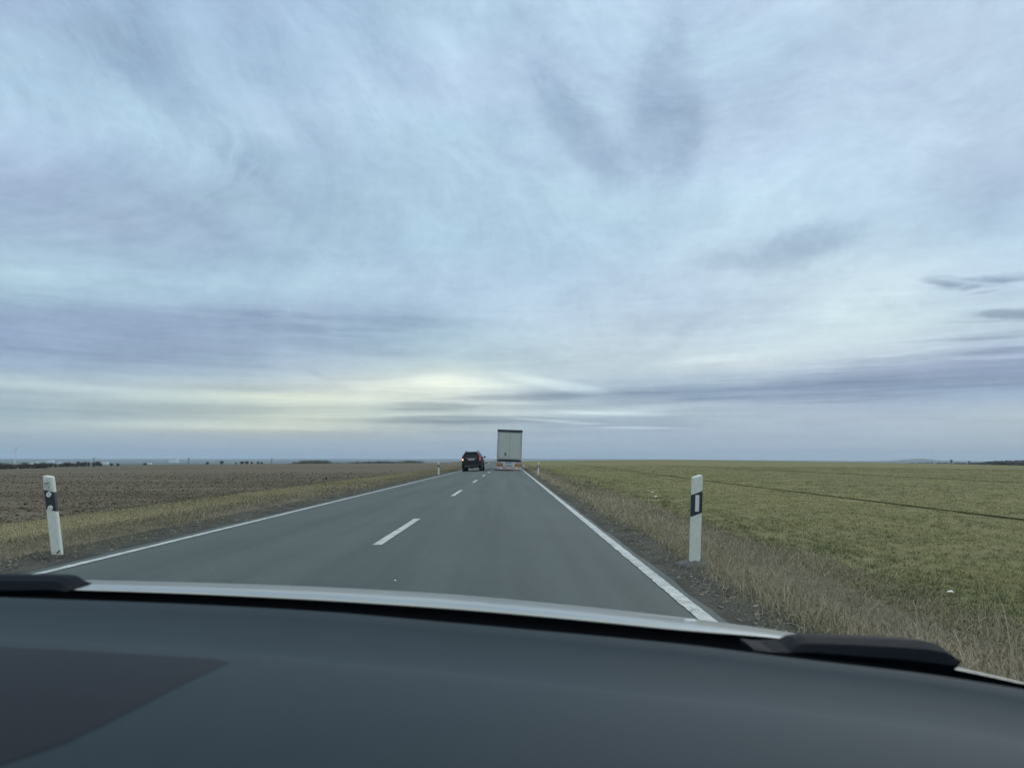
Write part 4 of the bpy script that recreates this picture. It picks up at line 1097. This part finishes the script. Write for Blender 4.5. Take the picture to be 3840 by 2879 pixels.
car = empty('car', (CAMP.x, .6, 0)); tag(car, 'silver car we ride in, dark dashboard and bonnet across the bottom', 'car')
bpy.context.view_layer.update()
def car_part(name, rows, m, parent=car, smooth=True, thick=0):
    V = np.array([[tuple(p) for p in r] for r in rows]); o0 = np.array([CAMP.x, .6, 0])
    me = np_mesh(name, (V - o0).reshape(-1, 3), grid_faces(V.shape[0], V.shape[1]), 4)
    o = link_mesh(name, me, m, parent, smooth)
    if thick:
        md = o.modifiers.new('solid', 'SOLIDIFY'); md.thickness = thick; md.offset = -1
    return o
def Yc_(u, base, k=.24):
    x = (u * k_ - 1300) / F * base; return base - k * x * x
lerp = lambda a, b, t: a + (b - a) * t
rows = []
YD = [Yc_(u, .96) for u in us]
# dashboard from windscreen lip back past the picture's lower edge
def rowD(i):
    PDp = P(us[i] * k_, Dv[i], YD[i]); PE = P(us[i] * k_, Ev[i], YD[i] * .755); PB = P(us[i] * k_, 3150, YD[i] * .44)
    pts = [PDp + Vector((0, .012, -.10)), PDp + Vector((0, .010, -.012)), PDp + Vector((0, .006, -.003)), PDp]
    for t in (.06, .15, .3, .45, .6, .75, .9):
        p = PDp.lerp(PE, t); p.z -= .026 * math.sin(math.pi * t ** .8); pts.append(p)
    pts.append(PE)
    for t in (.1, .25, .45, .65, .85, 1.0):
        p = PE.lerp(PB, t); p.z += .006 * math.sin(math.pi * min(1, t * 1.0)); pts.append(p)
    pts.append(PB + Vector((0, -.05, -.06))); pts.append(PB + Vector((0, -.07, -.35)))
    return pts
cols = [rowD(i) for i in range(len(us))]
dash_o = car_part('dashboard', [[c[j] for c in cols] for j in range(len(cols[0]))], M_dash)
# cowl between windscreen and bonnet
cols = []
for i, u in enumerate(us):
    pd = P(u * k_, Dv[i], YD[i]); pc = P(u * k_, Cv[i], YD[i] + .19)
    cols.append([pd + Vector((0, .015, -.03)), pd + Vector((0, .06, -.045)), pc + Vector((0, -.02, -.05)), pc + Vector((0, .012, -.03)), pc + Vector((0, .02, -.004))])
car_part('cowl', [[c[j] for c in cols] for j in range(5)], M_cowl)
# bonnet
cols = []
for i, u in enumerate(us):
    y0 = YD[i] + .19; c, a = Cv[i], Av[i]; w = u * k_
    pts = [P(w, c, y0) + Vector((0, .02, -.004)), P(w, c, y0), P(w, lerp(c, a, .22), y0 + .006), P(w, lerp(c, a, .45), y0 + .022), P(w, lerp(c, a, .66), y0 + .06), P(w, lerp(c, a, .83), y0 + .13),
           P(w, lerp(c, a, .94), y0 + .24), P(w, a, y0 + .42), P(w, a + 6, y0 + .62), P(w, a + 26, y0 + .84), P(w, a + 60, y0 + 1.0), P(w, a + 60, y0 + 1.0) + Vector((0, .03, -.35))]
    cols.append(pts)
bon = car_part('bonnet', [[c[j] for c in cols] for j in range(len(cols[0]))], M_bon)
sub = bon.modifiers.new('sub', 'SUBSURF'); sub.levels = 1; sub.render_levels = 1
# small washer jet on the bonnet, its reflection put into the pale colour
wj = P(2595, 2345, 1.17)
MB().box((wj.x - CAMP.x, wj.y - .6 + .01, wj.z + .002), (.020, .012, .010)).build('washer_jet', M_plate, bon, bevel=.002)
# dark perforated panel on the left of the dashboard
M_grille = bpy.data.materials.new('grille_cloth'); M_grille.use_nodes = True
_b = M_grille.node_tree.nodes['Principled BSDF']; _q = G(M_grille.node_tree); _t = _q.n('ShaderNodeTexCoord').outputs['Object']
_w = _q.n('ShaderNodeTexWave'); _w.bands_direction = 'X'; _w.inputs['Scale'].default_value = 55; _w.inputs['Distortion'].default_value = .6; _q.put(_w.inputs['Vector'], _t)
_q.put(_b.inputs['Base Color'], _q.mix(_w.outputs['Fac'], (.006, .010, .018, 1), (.011, .016, .027, 1))); _b.inputs['Roughness'].default_value = .7
_b.inputs['Specular IOR Level'].default_value = .3
bvh_me = dash_o.data
from mathutils.bvhtree import BVHTree
bvh = BVHTree.FromPolygons([v.co + Vector((CAMP.x, .6, 0)) for v in bvh_me.vertices], [tuple(p.vertices) for p in bvh_me.polygons])
def on_dash(u, v):
    d = (P(u, v, 1.0) - CAMP).normalized(); h = bvh.ray_cast(CAMP, d)
    return h[0] - d * .0012 if h[0] else P(u, v, .6)
top = [(-260,1385),(0,1397),(150,1403),(300,1412),(400,1418),(470,1423),(492,1428)]
bot = [(-260,1745),(0,1650),(146,1600),(291,1529),(360,1493),(430,1458),(493,1430)]
rows = []
for q in np.linspace(0, 1, 14):
    r = []
    for t in np.linspace(0, 1, 24):
        tu = np.interp(t, np.linspace(0, 1, 7), [a[0] for a in top]); tv = np.interp(t, np.linspace(0, 1, 7), [a[1] for a in top])
        bu = np.interp(t, np.linspace(0, 1, 7), [a[0] for a in bot]); bv = np.interp(t, np.linspace(0, 1, 7), [a[1] for a in bot])
        r.append(on_dash(lerp(tu, bu, q) * k_, lerp(tv, bv, q) * k_))
    rows.append(r)
gr_o = car_part('speaker_cover', rows, M_grille, parent=dash_o)
# wiper arms parked on the cowl
M_wip = mat('wiper_black', (.004, .007, .012), .65, var=.15, spec=.08)
def wiper(stn, sc, ox, oy, Yd):
    rings = []
    for (X_, t_, b_) in stn:
        u = ox + X_ * sc; vt = oy + t_ * sc; vb = oy + b_ * sc
        a = P(u, vt, Yd + .03); b = P(u, vb, Yd); h = a.z - b.z
        ring = [(0, -.004, .0), (0, -.010, .35), (0, .0, .8), (0, .018, 1.0), (0, .040, .95), (0, .052, .5), (0, .046, 0), (0, .02, -.05)]
        rings.append([Vector((b.x, b.y + r_[1], b.z + h * r_[2])) - Vector((CAMP.x, .6, 0)) for r_ in ring])
    MB().loft(rings).build('wiper_arm', M_wip, car, bevel=.002, seg=2, smooth=False)
wiper([(640,492,500),(760,482,518),(850,466,530),(920,436,545),(980,427,552),(1200,430,575),(1500,441,605),(1680,452,632),(1770,470,640),(1812,500,615),(1828,535,565)], .651, 2400, 2100, .94)
wiper([(-260,112,242),(0,112,240),(200,114,236),(300,117,232),(345,126,228),(380,150,222),(405,172,214),(418,192,206)], .6329, 0, 2080, .98)
# roof over our heads
MB().box((-.0, -1.16, 1.495), (1.30, 2.0, .05)).build('roof', M_dash, car, bevel=.02)

# ------------------------------------------------------------------ air
M_haze = bpy.data.materials.new('air'); M_haze.use_nodes = True; nt = M_haze.node_tree; nt.nodes.clear()
pvv = nt.nodes.new('ShaderNodeVolumePrincipled'); ov = nt.nodes.new('ShaderNodeOutputMaterial')
pvv.inputs['Color'].default_value = (.66, .82, 1.0, 1); pvv.inputs['Density'].default_value = 6.0e-5; pvv.inputs['Anisotropy'].default_value = 0.0
nt.links.new(pvv.outputs[0], ov.inputs['Volume'])
zlo = min(v.co.z for v in ground.data.vertices) - 1
hz = MB().box((0, 0, (zlo + 170) / 2), (2 * RMAX + 100, 2 * RMAX + 100, 170 - zlo)).build('haze', M_haze)
tag(hz, kind='stuff')
